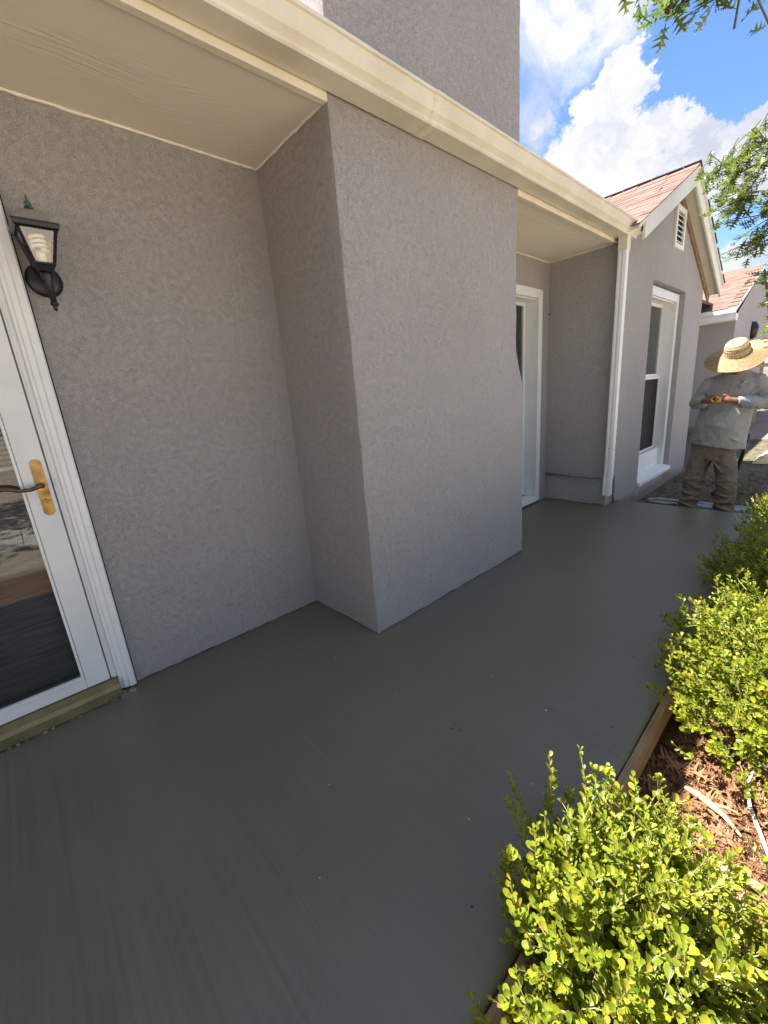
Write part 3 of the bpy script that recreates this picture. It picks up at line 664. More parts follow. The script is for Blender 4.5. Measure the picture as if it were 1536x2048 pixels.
# ---- storm door
def storm_door():
    dr = bpy.data.objects.new('storm_door', None); col.objects.link(dr); dr.parent = house
    # brick mould: stepped moulding
    mb = MB()
    yo = .208
    mb.prism([(-.02, yo), (.028, yo), (.034, yo-.006), (.034, yo-.028), (.026, yo-.034), (.026, yo-.05), (.020, yo-.056), (.018, yo-.066), (-.02, yo-.066)], 'z', .012, 2.10)
    mb.prism([(-.02, -.918), (.028, -.918), (.034, -.912), (.034, -.89), (.02, -.86), (-.02, -.856)], 'z', .012, 2.10)
    o = mb.build('brick_mould', M['white'], dr)
    MB().box((-.02, -.92, 2.101), (.034, yo, 2.16)).build('head_trim', M['white'], dr, bevel=.004)
    # metal frame strip between the moulding and the leaf
    mb = MB(); mb.box((-.02, .118, .085), (.012, .1415, 2.1)); mb.box((.012, .126, .085), (.018, .134, 2.1)); mb.build('jamb', M['white_aged'], dr, bevel=.0015)
    MB().box((-.03, .1121, .085), (-.001, .1179, 2.09)).build('weatherstrip', M['pipe'], dr)
    # leaf: stiles and rails with raised glazing bead
    mb = MB()
    mb.box((-.022, .022, .083), (.010, .112, 2.09)); mb.box((-.022, -.855, .083), (.010, -.765, 2.09))
    mb.box((-.022, -.764, .083), (.0098, .0215, .135)); mb.box((-.022, -.764, 2.0), (.0098, .0215, 2.09))
    mb.build('leaf_frame', M['white_aged'], dr, bevel=.003)
    mb = MB()
    mb.box((-.012, .010, .146), (.014, .0205, 1.99)); mb.box((-.012, -.763, .1365), (.014, .020, .146)); mb.build('glazing_bead', M['white'], dr, bevel=.002)
    MB().box((-.010, -.764, .137), (-.006, .0209, 2.0)).build('glass_pane', M['glass'], dr)
    MB().prism([(-.05, .006), (.075, .006), (.075, .052), (.062, .068), (.02, .080), (-.05, .080)], 'y', -.92, .14).build('threshold', M['bronze'], dr, bevel=.002)
    # crumbling mortar under the threshold
    mb = MB(); 
    for i in range(70):
        y = random.uniform(-.9, .2); r_ = random.uniform(.002, .0065)
        mb.box((.03, y, -.002), (.070+random.uniform(0, .012), y+r_*1.6, r_))
    o = mb.build('mortar_crumb', M['mortar'], dr, kind='stuff')
    # handle set
    mb = MB(); n = 14; pts = []
    zc, hh, ww, yc = 1.035, .118, .019, .079
    for i in range(n): a = math.pi*i/(n-1); pts.append((yc+ww*math.cos(a), zc+hh-ww+ww*math.sin(a)))
    for i in range(n): a = math.pi+math.pi*i/(n-1); pts.append((yc+ww*math.cos(a), zc-hh+ww+ww*math.sin(a)))
    mb.prism(pts, 'x', .0101, .0145); mb.build('handle_plate', M['brass'], dr, bevel=.002)
    mb = MB(); mb.tube([(.012, yc, 1.045), (.045, yc, 1.045)], [.011, .009], 12)
    pl = [(.045, yc+.006, 1.047), (.048, yc-.01, 1.046), (.049, yc-.04, 1.038), (.050, yc-.075, 1.040), (.050, yc-.10, 1.052), (.047, yc-.125, 1.056), (.043, yc-.142, 1.048), (.040, yc-.148, 1.040)]
    mb.tube(pl, [.008, .009, .008, .0075, .0085, .0085, .007, .003], 10); mb.build('lever', M['darkbronze'], dr, smooth=True)
    mb = MB(); mb.tube([(.014, yc, .975), (.022, yc, .975)], [.0125, .0115], 16); mb.build('lock_cylinder', M['brass'], dr, smooth=False)
    MB().box((.0222, yc-.001, .969), (.0228, yc+.001, .981)).build('keyhole', M['crumb'], dr)
    # old strike plate painted over, on the moulding
    mb = MB(); mb.box((.0341, yo-.026, 1.245), (.0365, yo-.004, 1.315)); mb.box((.0366, yo-.022, 1.262), (.038, yo-.010, 1.30)); mb.build('painted_plate', M['white'], dr, bevel=.001)
    mb = MB(); mb.tube([(.034, yo-.02, .845), (.036, yo-.012, .835), (.0345, yo-.003, .842)], .003, 6); mb.build('paint_drip', M['white'], dr, smooth=True)
    # inner door with mini blinds
    mb = MB(); mb.box((-.13, -.86, .02), (-.09, .115, 1.10)); mb.box((-.13, -.86, 2.0), (-.09, .115, 2.1)); mb.box((-.13, .04, 1.1), (-.09, .115, 2.0)); mb.box((-.13, -.86, 1.1), (-.09, -.8, 2.0)); mb.box((-.14, -.8, 1.1), (-.135, .04, 2.0))
    mb.build('inner_door', mat('reflected_streaks', (.035, .031, .03), (.12, .11, .105), scale=7, rough=.55, bump=.4, bscale=30, bdist=.003, stretch=(2, 1, 26), detail=8), dr)  # streaks painted in for the slab's reflection in the door glass
    mb0 = MB(); mb0.add([(-.010, -.40, -.0045), (.010, -.40, .0045), (.010, .40, .0045), (-.010, .40, -.0045), (-.010, -.40, -.0055), (.010, -.40, .0035), (.010, .40, .0035), (-.010, .40, -.0055)], [(0, 1, 2, 3), (7, 6, 5, 4), (0, 4, 5, 1), (2, 6, 7, 3)])
    me = mb0.mesh('blind_slat'); me.materials.append(M['blind'])
    for i in range(42):
        o = link('blind_slat', me, None, dr); o.location = (-.075, -.37, 1.15+i*.02)
    MB().box((-.085, -.77, 1.118), (-.065, .03, 1.132)).build('blind_rail', M['blind'], dr)
storm_door()

# ---- windows
def window(name, y0, y1, z0, z1, xf, casing, depth, glassx, split=None, sill=None, blinds=None, mt='white', parent=house):
    wr = bpy.data.objects.new(name, None); col.objects.link(wr); wr.parent = parent
    # outer casing box frame, then splayed inner frame back to the glass
    c = casing
    mb = MB()
    mb.box((xf-.03, y0, z0), (xf, y0+c, z1)); mb.box((xf-.03, y1-c, z0), (xf, y1, z1)); mb.box((xf-.03, y0+c, z1-c*1.1), (xf, y1-c, z1))
    mb.build('casing', M[mt], wr, bevel=.004)
    a0, a1, b1 = y0+c, y1-c, z1-c*1.1
    mb = MB(); t = .018
    mb.box((glassx-.02, a0-t, z0), (xf-.031, a0, b1)); mb.box((glassx-.02, a1, z0), (xf-.031, a1+t, b1)); mb.box((glassx-.02, a0, b1), (xf-.031, a1, b1+t))
    mb.build('jamb', M[mt], wr, bevel=.002)
    s = .032
    def sash(za, zb, gx, gl, nm='sash'):
        mb = MB(); mb.box((gx-.012, a0, za), (gx+.014, a0+s, zb)); mb.box((gx-.012, a1-s, za), (gx+.014, a1, zb)); mb.box((gx-.012, a0+s, zb-s), (gx+.014, a1-s, zb)); mb.box((gx-.012, a0+s, za), (gx+.014, a1-s, za+s))
        mb.box((gx+.014, a1-s*.55, za+.005), (gx+.020, a1-s*.25, zb-.005))
        mb.build(nm, M[mt], wr, bevel=.002)
        MB().box((gx-.002, a0+s, za+s), (gx+.002, a1-s, zb-s)).build('glass_pane', gl, wr)
    if split:
        sash(split, b1-.012, glassx-.0, M['glass2']); sash(z0+split_lo(z0), split-.001, glassx+.028, M['screenglass'])
    else:
        sash(z0+.06, b1-.012, glassx, M['glass2'])
    MB().box((glassx-.02, a0, b1-.0118), (xf-.031, a1, b1-.0002)).build('stop_bead', M[mt], wr)
    return wr, a0, a1, b1
def split_lo(z): return .24
M['screenglass'] = mat('insect_screen_mesh', (.014, .013, .014), (.020, .019, .020), scale=400, rough=.6, spec=.12)
wr, a0, a1, b1 = window('window', WY0+.005, WY1-.005, WZ0+.03, WZ1-.02, GX-D, .085, .1, GX-D-.16, split=1.27)
xf = GX-D
mb = MB(); mb.box((xf-.20, WY0+.006, .08), (xf-.06, WY1-.006, .285)); mb.build('lower_panel', M['white'], wr, bevel=.003)
mb = MB(); mb.box((xf-.06, WY0+.09, .285), (xf-.10, WY1-.09, .31)); mb.build('stool', M['white'], wr, bevel=.003)
mb = MB(); mb.prism([(xf-.16, .10), (GX+.03, .045), (GX+.03, -.005), (xf-.16, -.005)], 'y', WY0+.004, WY1-.004); mb.build('sill', M['white'], wr, bevel=.005)
# blind seen through the far gable window (pale side strip)
MB().box((GX-D-.30, WY1-.30, .3), (GX-D-.29, WY1-.16, 2.1)).build('blind', M['blind'], wr)
wr, a0, a1, b1 = window('window', FW0, FW1, FWB, FWT, .012, .075, .1, -.15)
mb0 = MB(); mb0.add([(-.010, -.45, -.004), (.010, -.45, .004), (.010, .45, .004), (-.010, .45, -.004)], [(0, 1, 2, 3)])
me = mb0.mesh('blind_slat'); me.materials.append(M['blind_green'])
for i in range(60):
    o = link('blind_slat', me, None, wr); o.location = (-.20, 3.8, .6+i*.025)
mb = MB(); mb.box((-.12, FW0+.08, FWB), (.02, FW1-.08, FWB+.05)); mb.build('sill', M['white'], wr, bevel=.004)

# ---- gable vent
vt = bpy.data.objects.new('gable_vent', None); col.objects.link(vt); vt.parent = house
vy0, vy1, vz0, vz1 = 6.04, 6.42, 2.66, 3.08
mb = MB(); x1 = GX+.028
mb.box((GX-.02, vy0, vz0), (x1, vy0+.055, vz1)); mb.box((GX-.02, vy1-.055, vz0), (x1, vy1, vz1)); mb.box((GX-.02, vy0+.055, vz1-.05), (x1, vy1-.055, vz1)); mb.box((GX-.02, vy0+.055, vz0), (x1, vy1-.055, vz0+.05))
mb.build('vent_frame', M['vent'], vt, bevel=.003)
MB().box((GX+.0015, vy0+.055, vz0+.05), (GX+.003, vy1-.055, vz1-.05)).build('vent_back', M['crumb'], vt)
for i in range(6):
    z = vz0+.065+i*.052
    MB().add([(GX+.004, vy0+.056, z+.030), (GX+.026, vy0+.056, z), (GX+.026, vy1-.056, z), (GX+.004, vy1-.056, z+.030), (GX+.004, vy0+.056, z+.024), (GX+.026, vy0+.056, z-.006), (GX+.026, vy1-.056, z-.006), (GX+.004, vy1-.056, z+.024)],
             [(0, 1, 2, 3), (7, 6, 5, 4), (1, 5, 6, 2), (0, 3, 7, 4)]).build('louvre', M['vent'], vt)

# ---- roofs
def shingle_mesh(wd, ln, th, v=0):
    mb = MB(); e = [random.uniform(-.004, .004) for _ in range(4)]
    mb.add([(0, 0+e[0], 0), (wd, 0+e[1], 0), (wd, ln, 0), (0, ln, 0), (0, e[0], th), (wd, e[1], th+e[2]*.5), (wd, ln, th*.3), (0, ln, th*.3)], [(0, 3, 2, 1), (4, 5, 6, 7), (0, 1, 5, 4), (1, 2, 6, 5), (3, 0, 4, 7)])
    me = mb.mesh('shingle'); me.materials.append(M['shingle']); return me
SH = [shingle_mesh(.296, .20, .011) for _ in range(5)]
def shingles(roof, org, along, upv, nrm_, n_al, n_up, keep, amin=-9, amax=99):
    """tabs laid in courses from the eave; keep(i,j) chooses single tabs, the rest are joined"""
    along, upv, nrm_ = Vector(along).normalized(), Vector(upv).normalized(), Vector(nrm_).normalized()
    rest = MB(); pl = parent_loc(roof)
    for j in range(n_up):
        off = (j % 2)*.15+random.uniform(-.01, .01)
        for i in range(n_al):
            a0 = max(amin, i*.3+off-.15); wf = (min(amax, i*.3+off+.146)-a0)/.296
            if wf < .08: continue
            P = Vector(org)+along*a0+upv*(j*.14)+nrm_*(.004+random.uniform(0, .003))
            mt_ = Matrix((along, upv, nrm_)).transposed().to_4x4(); mt_ = mt_ @ Matrix.Rotation(random.uniform(.012, .03), 4, 'X')
            mt_ = mt_ @ Matrix.Diagonal((wf, 1, 1, 1)); mt_.translation = P-pl
            if keep(i, j):
                o = link('shingle', random.choice(SH), None, roof); o.matrix_local = mt_
            else:
                me = SH[0]; rest.add([mt_ @ v.co + pl for v in me.vertices], [tuple(p.vertices) for p in me.polygons])
    if rest.v: rest.build('shingle_field', M['shingle'], roof, kind='stuff')
# gable roof: left (near) slope and right slope, overhanging the wall by OV
OV = .17; RX = GX+OV; APZ = 3.40; AY = GA[0]; SL = .50
ya = Y3-.10; za = APZ-(AY-ya)*SL; yb = Y4+.30; zb = APZ-(yb-AY)*SL
roof = bpy.data.objects.new('roof', None); col.objects.link(roof); roof.parent = house
def slab_roof(ya, za, yb, zb, x0, x1, th, name, mt, parent):
    mb = MB(); mb.add([(x0, ya, za), (x1, ya, za), (x1, yb, zb), (x0, yb, zb), (x0, ya, za-th), (x1, ya, za-th), (x1, yb, zb-th), (x0, yb, zb-th)],
                      [(0, 1, 2, 3), (7, 6, 5, 4), (0, 4, 5, 1), (1, 5, 6, 2), (2, 6, 7, 3), (3, 7, 4, 0)])
    return mb.build(name, M[mt], parent)
slab_roof(ya, za, AY, APZ, -3.2, RX, .03, 'roof_deck', 'vent', roof)
slab_roof(AY, APZ, yb, zb, -3.2, RX, .03, 'roof_deck', 'vent', roof)
ls = math.hypot(AY-ya, APZ-za); upv = ((0, AY-ya, APZ-za)); nl = (0, -(APZ-za), AY-ya)
shingles(roof, (-3.0, ya-.02, za-.01), (1, 0, 0), upv, nl, 14, int(ls/.14)+1, lambda i, j: i >= 7, 0, RX+3.0+.012)
# first row pointing correctly: X from -3.0 to about RX
ls2 = math.hypot(yb-AY, APZ-zb)
shingles(roof, (RX, yb+.02, zb-.01), (-1, 0, 0), (0, AY-yb, APZ-zb), (0, (APZ-zb), (yb-AY)), 13, int(ls2/.14)+1, lambda i, j: False, -.012)
mb = MB(); 
for i in range(13): mb.add([(RX-.29*i-.30, AY-.14, APZ-.055), (RX-.29*i, AY-.14, APZ-.05), (RX-.29*i, AY, APZ+.03), (RX-.29*i-.30, AY, APZ+.022), (RX-.29*i, AY+.14, APZ-.05), (RX-.29*i-.30, AY+.14, APZ-.055)], [(0, 1, 2, 3), (3, 2, 4, 5)])
mb.build('ridge_cap', M['shingle'], roof)
# barge (rake) boards: face board plus boxed underside
def rake(y0, z0, y1, z1, hgt, name='rake_board'):
    mb = MB(); t = .022
    mb.add([(RX-.04, y0, z0-.03), (RX-.04+t, y0, z0-.03), (RX-.04+t, y1, z1-.03), (RX-.04, y1, z1-.03), (RX-.04, y0, z0-.03-hgt), (RX-.04+t, y0, z0-.03-hgt), (RX-.04+t, y1, z1-.03-hgt), (RX-.04, y1, z1-.03-hgt)],
           [(0, 1, 2, 3), (7, 6, 5, 4), (0, 4, 5, 1), (1, 5, 6, 2), (2, 6, 7, 3), (3, 7, 4, 0)])
    mb.build(name, M['vent'], house, bevel=.002)
    mb = MB(); x0_, x1_ = GX+.001, RX-.042
    mb.add([(x0_, y0, z0-.05-hgt*.55), (x1_, y0, z0-.05-hgt*.55), (x1_, y1, z1-.05-hgt*.55), (x0_, y1, z1-.05-hgt*.55), (x0_, y0, z0-.03-hgt*.55), (x1_, y0, z0-.03-hgt*.55), (x1_, y1, z1-.03-hgt*.55), (x0_, y1, z1-.03-hgt*.55)],
           [(3, 2, 1, 0), (4, 5, 6, 7), (0, 1, 5, 4), (1, 2, 6, 5), (2, 3, 7, 6), (3, 0, 4, 7)])
    mb.build('rake_soffit', M['vent'], house)
    mb = MB(); h2 = .10
    za_, zb_ = z0-.055-hgt*.55, z1-.055-hgt*.55
    mb.add([(GX+.001, y0, za_), (GX+.018, y0, za_), (GX+.018, y1, zb_), (GX+.001, y1, zb_), (GX+.001, y0, za_-h2), (GX+.018, y0, za_-h2), (GX+.018, y1, zb_-h2), (GX+.001, y1, zb_-h2)],
           [(0, 1, 2, 3), (7, 6, 5, 4), (0, 4, 5, 1), (1, 5, 6, 2), (2, 6, 7, 3), (3, 7, 4, 0)])
    return mb
rake(Y3+.12, APZ-(AY-Y3-.12)*SL, AY, APZ, .15)
rake(AY, APZ, yb, zb, .15).build('frieze_board', M['rafter'], house)
# main roof over the porch, above the gutter
sl = .42
mr_ = bpy.data.objects.new('roof', None); col.objects.link(mr_); mr_.parent = house
mb = MB(); E0 = (.70, 2.595)
mb.add([(E0[0], -6.5, E0[1]), (E0[0], Y3+.1, E0[1]), (-3.2, Y3+.1, E0[1]+(E0[0]+3.2)*sl), (-3.2, -6.5, E0[1]+(E0[0]+3.2)*sl),
        (E0[0], -6.5, E0[1]-.03), (E0[0], Y3+.1, E0[1]-.03), (-3.2, Y3+.1, E0[1]-.03+(E0[0]+3.2)*sl), (-3.2, -6.5, E0[1]-.03+(E0[0]+3.2)*sl)],
       [(0, 1, 2, 3), (7, 6, 5, 4), (0, 4, 5, 1), (3, 2, 6, 7), (1, 5, 6, 2), (0, 3, 7, 4)])
mb.build('roof_deck', M['rafter'], mr_)
shingles(mr_, (E0[0]+.02, -6.4, E0[1]), (0, 1, 0), (-1, 0, sl), (sl, 0, 1), 36, 28, lambda i, j: False)

# ------------------------------------------------------------------ far wing of the building
wing = empty('house_wing', (0, 12.7, GZ), 'grey stucco wing with pink shingle roof behind the worker in the straw hat', 'building')
XW = .32; YB = 18.4; RYD = 15.45; RZ = 3.80; EZ = 2.44
mb = MB()
mb.add([(XW, 12.7, GZ), (XW, YB, GZ), (XW, YB, EZ), (XW, RYD, RZ-.10), (XW, 12.7, EZ)], [(0, 1, 2, 3, 4)])
mb.add([(-5, 12.7, GZ), (XW, 12.7, GZ), (XW, 12.7, EZ), (-5, 12.7, EZ)], [(0, 1, 2, 3)])
mb.add([(-5, YB, GZ), (XW, YB, GZ), (XW, YB, EZ), (-5, YB, EZ)], [(3, 2, 1, 0)])
mb.build('stucco_wall', M['stucco'], wing)
mb = MB(); mb.prism([(12.36, EZ+.035), (12.36, EZ+.13), (12.42, EZ+.13), (12.42, EZ-.10), (12.44, EZ-.12), (12.70, EZ-.12), (12.70, EZ+.02), (12.45, EZ+.02)], 'x', -5, XW+.03)
mb.build('eave_trim', M['white'], wing)
wroof = bpy.data.objects.new('roof', None); col.objects.link(wroof); wroof.parent = wing
slw = (RZ-EZ-.12)/(RYD-12.38)
def wz(y): return EZ+.13+(y-12.38)*slw
mb = MB(); mb.add([(-5, 12.38, wz(12.38)), (XW+.02, 12.38, wz(12.38)), (XW+.02, RYD, RZ), (-5, RYD, RZ), (-5, YB+.3, wz(12.38)), (XW+.02, YB+.3, wz(12.38))], [(0, 1, 2, 3), (3, 2, 5, 4)])
mb.build('roof_deck', M['shingle'], wroof)
shingles(wroof, (XW+.03-.3*16, 12.36, wz(12.36)), (1, 0, 0), (0, RYD-12.38, RZ-wz(12.38)), (0, -(RZ-wz(12.38)), RYD-12.38), 16, int(math.hypot(RYD-12.38, RZ-wz(12.38))/.14), lambda i, j: i >= 11, 0, 4.8)
mb = MB()
for i in range(16): mb.add([(XW+.03-.29*i-.3, RYD-.15, RZ-.05), (XW+.03-.29*i, RYD-.15, RZ-.045), (XW+.03-.29*i, RYD, RZ+.035), (XW+.03-.29*i-.3, RYD, RZ+.028), (XW+.03-.29*i, RYD+.15, RZ-.045), (XW+.03-.29*i-.3, RYD+.15, RZ-.05)], [(0, 1, 2, 3), (3, 2, 4, 5)])
mb.build('ridge_cap', M['shingle'], wroof)
mb = MB(); y0_, y1_ = 12.40, RYD
mb.add([(XW+.001, y0_, wz(y0_)-.01), (XW+.04, y0_, wz(y0_)-.01), (XW+.04, y1_, RZ-.01), (XW+.001, y1_, RZ-.01), (XW+.001, y0_, wz(y0_)-.07), (XW+.04, y0_, wz(y0_)-.07), (XW+.04, y1_, RZ-.07), (XW+.001, y1_, RZ-.07)],
       [(0, 1, 2, 3), (7, 6, 5, 4), (0, 4, 5, 1), (1, 5, 6, 2), (2, 6, 7, 3), (3, 7, 4, 0)]); mb.build('rake_trim', M['white_aged'], wing)
# link between the gable and the far wing, its roof corner showing past the gable
mb = MB(); mb.box((-3.5, Y4+.002, GZ), (-.45, 12.695, 2.62)); mb.build('link_wall', M['stucco'], wing)
mb = MB(); ex, ez_ = -.16, 2.78
mb.add([(ex, Y4+.35, ez_), (ex, 12.95, ez_), (-3.4, 12.95, ez_+1.5), (-3.4, Y4+.35, ez_+1.5), (ex, Y4+.35, ez_-.06), (ex, 12.95, ez_-.06), (-3.4, 12.95, ez_+1.44), (-3.4, Y4+.35, ez_+1.44)],
       [(0, 1, 2, 3), (7, 6, 5, 4), (0, 4, 5, 1), (3, 2, 6, 7), (1, 5, 6, 2), (0, 3, 7, 4)])
mb.build('link_roof', M['shingle'], wing)

# ------------------------------------------------------------------ wall lantern
def lantern():
    LX, LY = .105, .276
    L = empty('wall_lantern', (0, LY, 1.835), 'black coach lantern with a weathered cap mounted on the stucco beside the door', 'wall lamp')
    mb = MB(); n = 24
    for (x, ry, rz) in (): pass
    vs = []; fs = []
    prof = [(.0, .058), (.008, .060), (.014, .054), (.020, .042), (.024, .02)]
    for (x, r_) in prof:
        for j in range(n): a = 2*math.pi*j/n; vs.append((x, LY+r_*math.cos(a), 1.835+r_*1.02*math.sin(a)))
    for i in range(len(prof)-1):
        for j in range(n): fs.append((i*n+j, i*n+(j+1) % n, (i+1)*n+(j+1) % n, (i+1)*n+j))
    fs.append(tuple((len(prof)-1)*n+j for j in range(n)))
    mb.add(vs, fs).build('back_plate', M['black'], L, smooth=True)
    mb = MB(); mb.tube([(.01, LY, 1.845), (.05, LY, 1.842), (.085, LY, 1.83), (LX, LY, 1.822)], [.016, .013, .012, .012], 10); mb.build('arm', M['black'], L, smooth=True)
    # tapering body: square cage, corner posts, rails
    zt, zb, wt, wb = 1.972, 1.866, .055, .030
    def corner(z, k):
        t = (z-zb)/(zt-zb); h = wb+(wt-wb)*t; sx = (1, 1, -1, -1)[k]; sy = (1, -1, -1, 1)[k]; return Vector((LX+sx*h, LY+sy*h, z))
    for k in range(4): MB().tube([corner(zb, k), corner(zt, k)], .0055, 4).build('corner_post', M['black'], L)
    mb = MB()
    def sq(h, z): return [(LX-h, LY-h, z), (LX+h, LY-h, z), (LX+h, LY+h, z), (LX-h, LY+h, z)]
    def frus(mb, lv):
        vs = []; fs = []
        for h, z in lv: vs += sq(h, z)
        for i in range(len(lv)-1):
            for j in range(4): fs.append((i*4+j, i*4+(j+1) % 4, (i+1)*4+(j+1) % 4, (i+1)*4+j))
        fs += [(3, 2, 1, 0), tuple((len(lv)-1)*4+j for j in range(4))]; mb.add(vs, fs)
    frus(mb, [(.060, 1.969), (.067, 1.975), (.071, 1.985), (.071, 1.990), (.066, 1.994)]); mb.build('top_rim', M['black'], L)
    mb = MB(); frus(mb, [(.058, 1.9945), (.052, 2.006), (.038, 2.030), (.034, 2.036)]); mb.build('cap', M['verdigris'], L, bevel=.002)
    mb = MB(); mb.rings([((LX, LY, 2.034), .019, .019), ((LX, LY, 2.041), .020, .020), ((LX, LY, 2.045), .013, .013), ((LX, LY, 2.053), .015, .015), ((LX, LY, 2.058), .010, .010), ((LX, LY, 2.066), .011, .011), ((LX, LY, 2.074), .006, .006), ((LX, LY, 2.094), .001, .001)], 12); mb.build('finial', M['finial'], L, smooth=True)
    mb = MB(); frus(mb, [(.020, 1.84), (.030, 1.856), (.034, 1.861), (.034, 1.866), (.031, 1.868)]); mb.build('bottom_rim', M['black'], L)
    mb = MB(); mb.rings([((LX, LY, 1.842), .020, .020), ((LX, LY, 1.825), .021, .021), ((LX, LY, 1.81), .014, .014), ((LX, LY, 1.79), .0125, .0125), ((LX, LY, 1.735), .010, .010), ((LX, LY, 1.733), .014, .014), ((LX, LY, 1.727), .014, .014), ((LX, LY, 1.722), .006, .006), ((LX, LY, 1.716), .008, .008), ((LX, LY, 1.708), .005, .005), ((LX, LY, 1.704), .001, .001)], 14); mb.build('tail', M['black'], L, smooth=True)
    for k in range(4):
        a, b_, c, d = corner(zb, k), corner(zb, (k+1) % 4), corner(zt, (k+1) % 4), corner(zt, k)
        MB().add([a, b_, c, d], [(0, 1, 2, 3)]).build('glass_pane', M['lampglass'], L)
    # compact fluorescent bulb
    pts = []
    for i in range(64):
        t = i/63; a = t*2*math.pi*3.2; pts.append((LX+.021*math.cos(a), LY+.021*math.sin(a), 1.910+.050*t))
    mb = MB(); mb.tube(pts, .0066, 7); mb.tube([(LX, LY, 1.872), (LX, LY, 1.895), (LX, LY, 1.909)], [.012, .017, .015], 12); mb.build('bulb', M['bulb'], L, smooth=True)
lantern()

# ------------------------------------------------------------------ leaves
def box_leaf():
    mid = [(0, 0, 0), (.42, 0, -.035), (.78, 0, -.02), (1, 0, .03)]
    sd_ = [(.24, .17, .05), (.62, .34, .10), (.92, .22, .08)]
    v = mid+sd_+[(x, -y, z) for x, y, z in sd_]
    f = [(0, 4, 1), (1, 4, 5), (1, 5, 2), (2, 5, 6), (2, 6, 3)]; f += [tuple({0: 0, 1: 1, 2: 2, 3: 3, 4: 7, 5: 8, 6: 9}[i] for i in t)[::-1] for t in f]
    return np.array(v, float), np.array(f), np.array([.4, 0, 0, 1, 1, 1, 1, 1, 1, 1], float)
def oak_leaf(curl=0.0, seed=0):
    r_ = random.Random(seed)
    ol = [(0, .006), (.14, .018), (.20, .03), (.24, .25), (.29, .055), (.40, .05), (.45, .42), (.53, .06), (.59, .06), (.66, .36), (.74, .05), (.82, .04), (.86, .14), (.91, .03), (1, .0)]
    k = len(ol); v = []
    for x, y in ol:
        y2 = y*r_.uniform(.8, 1.2); xx = x+(.13 if y > .12 else 0)
        v.append((x, 0, -curl*.25*math.sin(x*3.0))); v.append((xx, y2, curl*y2*r_.uniform(.3, 1.4)-curl*.25*math.sin(x*3)))
        y3 = y*r_.uniform(.8, 1.2); v.append((xx, -y3, curl*y3*r_.uniform(.3, 1.4)-curl*.25*math.sin(x*3)))
    f = []
    for i in range(k-1):
        a, b_ = 3*i, 3*i+3
        f += [(a, a+1, b_+1), (a, b_+1, b_)]; f += [(a, b_+2, a+2), (a, b_, b_+2)]
    f = [tuple(reversed(t)) for t in f]
    rim = np.array([0 if i % 3 == 0 else 1 for i in range(len(v))], float)
    return np.array(v, float), np.array(f), rim
def frame(d, nrm_):
    d = d/np.linalg.norm(d); y = np.cross(nrm_, d); ny = np.linalg.norm(y)
    if ny < 1e-4: y = np.array([d[1], -d[0], .1]); ny = np.linalg.norm(y)
    y /= ny; z = np.cross(d, y); return np.stack([d, y, z], 1)
class Leaves:
    def __init__(s, templ): s.t = templ; s.items = []   # (pos, 3x3*size, rnd, template index)
    def add(s, pos, d, up_, size, rnd):
        s.items.append((np.asarray(pos, float), frame(np.asarray(d, float), np.asarray(up_, float))*size, rnd, random.randrange(len(s.t))))
    def build(s, parent, mt, single=300, name='leaf', rest='foliage', score=None):
        if not s.items: return
        pl = np.array(parent_loc(parent)) if parent is not None else np.zeros(3)
        idx = list(range(len(s.items)))
        if single:
            sco = []
            for i in idx:
                p, Mx, r_, _ = s.items[i]; q = project(p)
                if q is None or not (-10 < q[0] < 1546 and -10 < q[1] < 2058): sco.append(-1); continue
                sco.append(1/q[2]*(1 + .0*r_) if score is None else score(p, q))
            order = sorted(idx, key=lambda i: -sco[i]); order = [i for i in order if sco[i] > 0]
            chosen = set(order[:single])
        else: chosen = set()
        NV = 8; cache = {}
        for i in chosen:
            p, Mx, r_, ti = s.items[i]; key = (ti, int(r_*NV))
            if key not in cache:
                v, f, rim = s.t[ti]; me = bpy.data.meshes.new(name); me.from_pydata(v.tolist(), [], f.tolist())
                a = me.attributes.new('rnd', 'FLOAT', 'POINT'); a.data.foreach_set('value', [min(1, (key[1]+.5)/NV)]*len(v))
                a = me.attributes.new('rim', 'FLOAT', 'POINT'); a.data.foreach_set('value', rim.tolist()); me.materials.append(mt)
                me.polygons.foreach_set('use_smooth', [True]*len(f)); cache[key] = me
            o = bpy.data.objects.new(name, cache[key]); col.objects.link(o); o.parent = parent
            mx = Matrix([list(r) for r in Mx]).to_4x4(); mx.translation = Vector(p-pl); o.matrix_local = mx
        V, F, RN, RM = [], [], [], []; n0 = 0
        for i in idx:
            if i in chosen: continue
            p, Mx, r_, ti = s.items[i]; v, f, rim = s.t[ti]
            V.append(v @ Mx.T + (p-pl)); F.append(f+n0); n0 += len(v); RN.append(np.full(len(v), r_)); RM.append(rim)
        if V:
            V = np.concatenate(V); F = np.concatenate(F); me = bpy.data.meshes.new(rest)
            me.vertices.add(len(V)); me.vertices.foreach_set('co', V.ravel()); me.loops.add(F.size); me.loops.foreach_set('vertex_index', F.ravel().astype(np.int32))
            me.polygons.add(len(F)); me.polygons.foreach_set('loop_start', np.arange(0, F.size, 3, dtype=np.int32)); me.polygons.foreach_set('use_smooth', np.ones(len(F), bool))
            me.update(calc_edges=True)
            a = me.attributes.new('rnd', 'FLOAT', 'POINT'); a.data.foreach_set('value', np.concatenate(RN)); a = me.attributes.new('rim', 'FLOAT', 'POINT'); a.data.foreach_set('value', np.concatenate(RM))
            o = link(rest, me, mt, parent, 'stuff'); return o
BL = [box_leaf()]
for _ in range(2):
    v, f, rim = box_leaf(); v = v*np.array([1, random.uniform(.8, 1.15), random.uniform(.3, 2.2)]); BL.append((v, f, rim))
OL = [oak_leaf(.35, i) for i in range(5)]
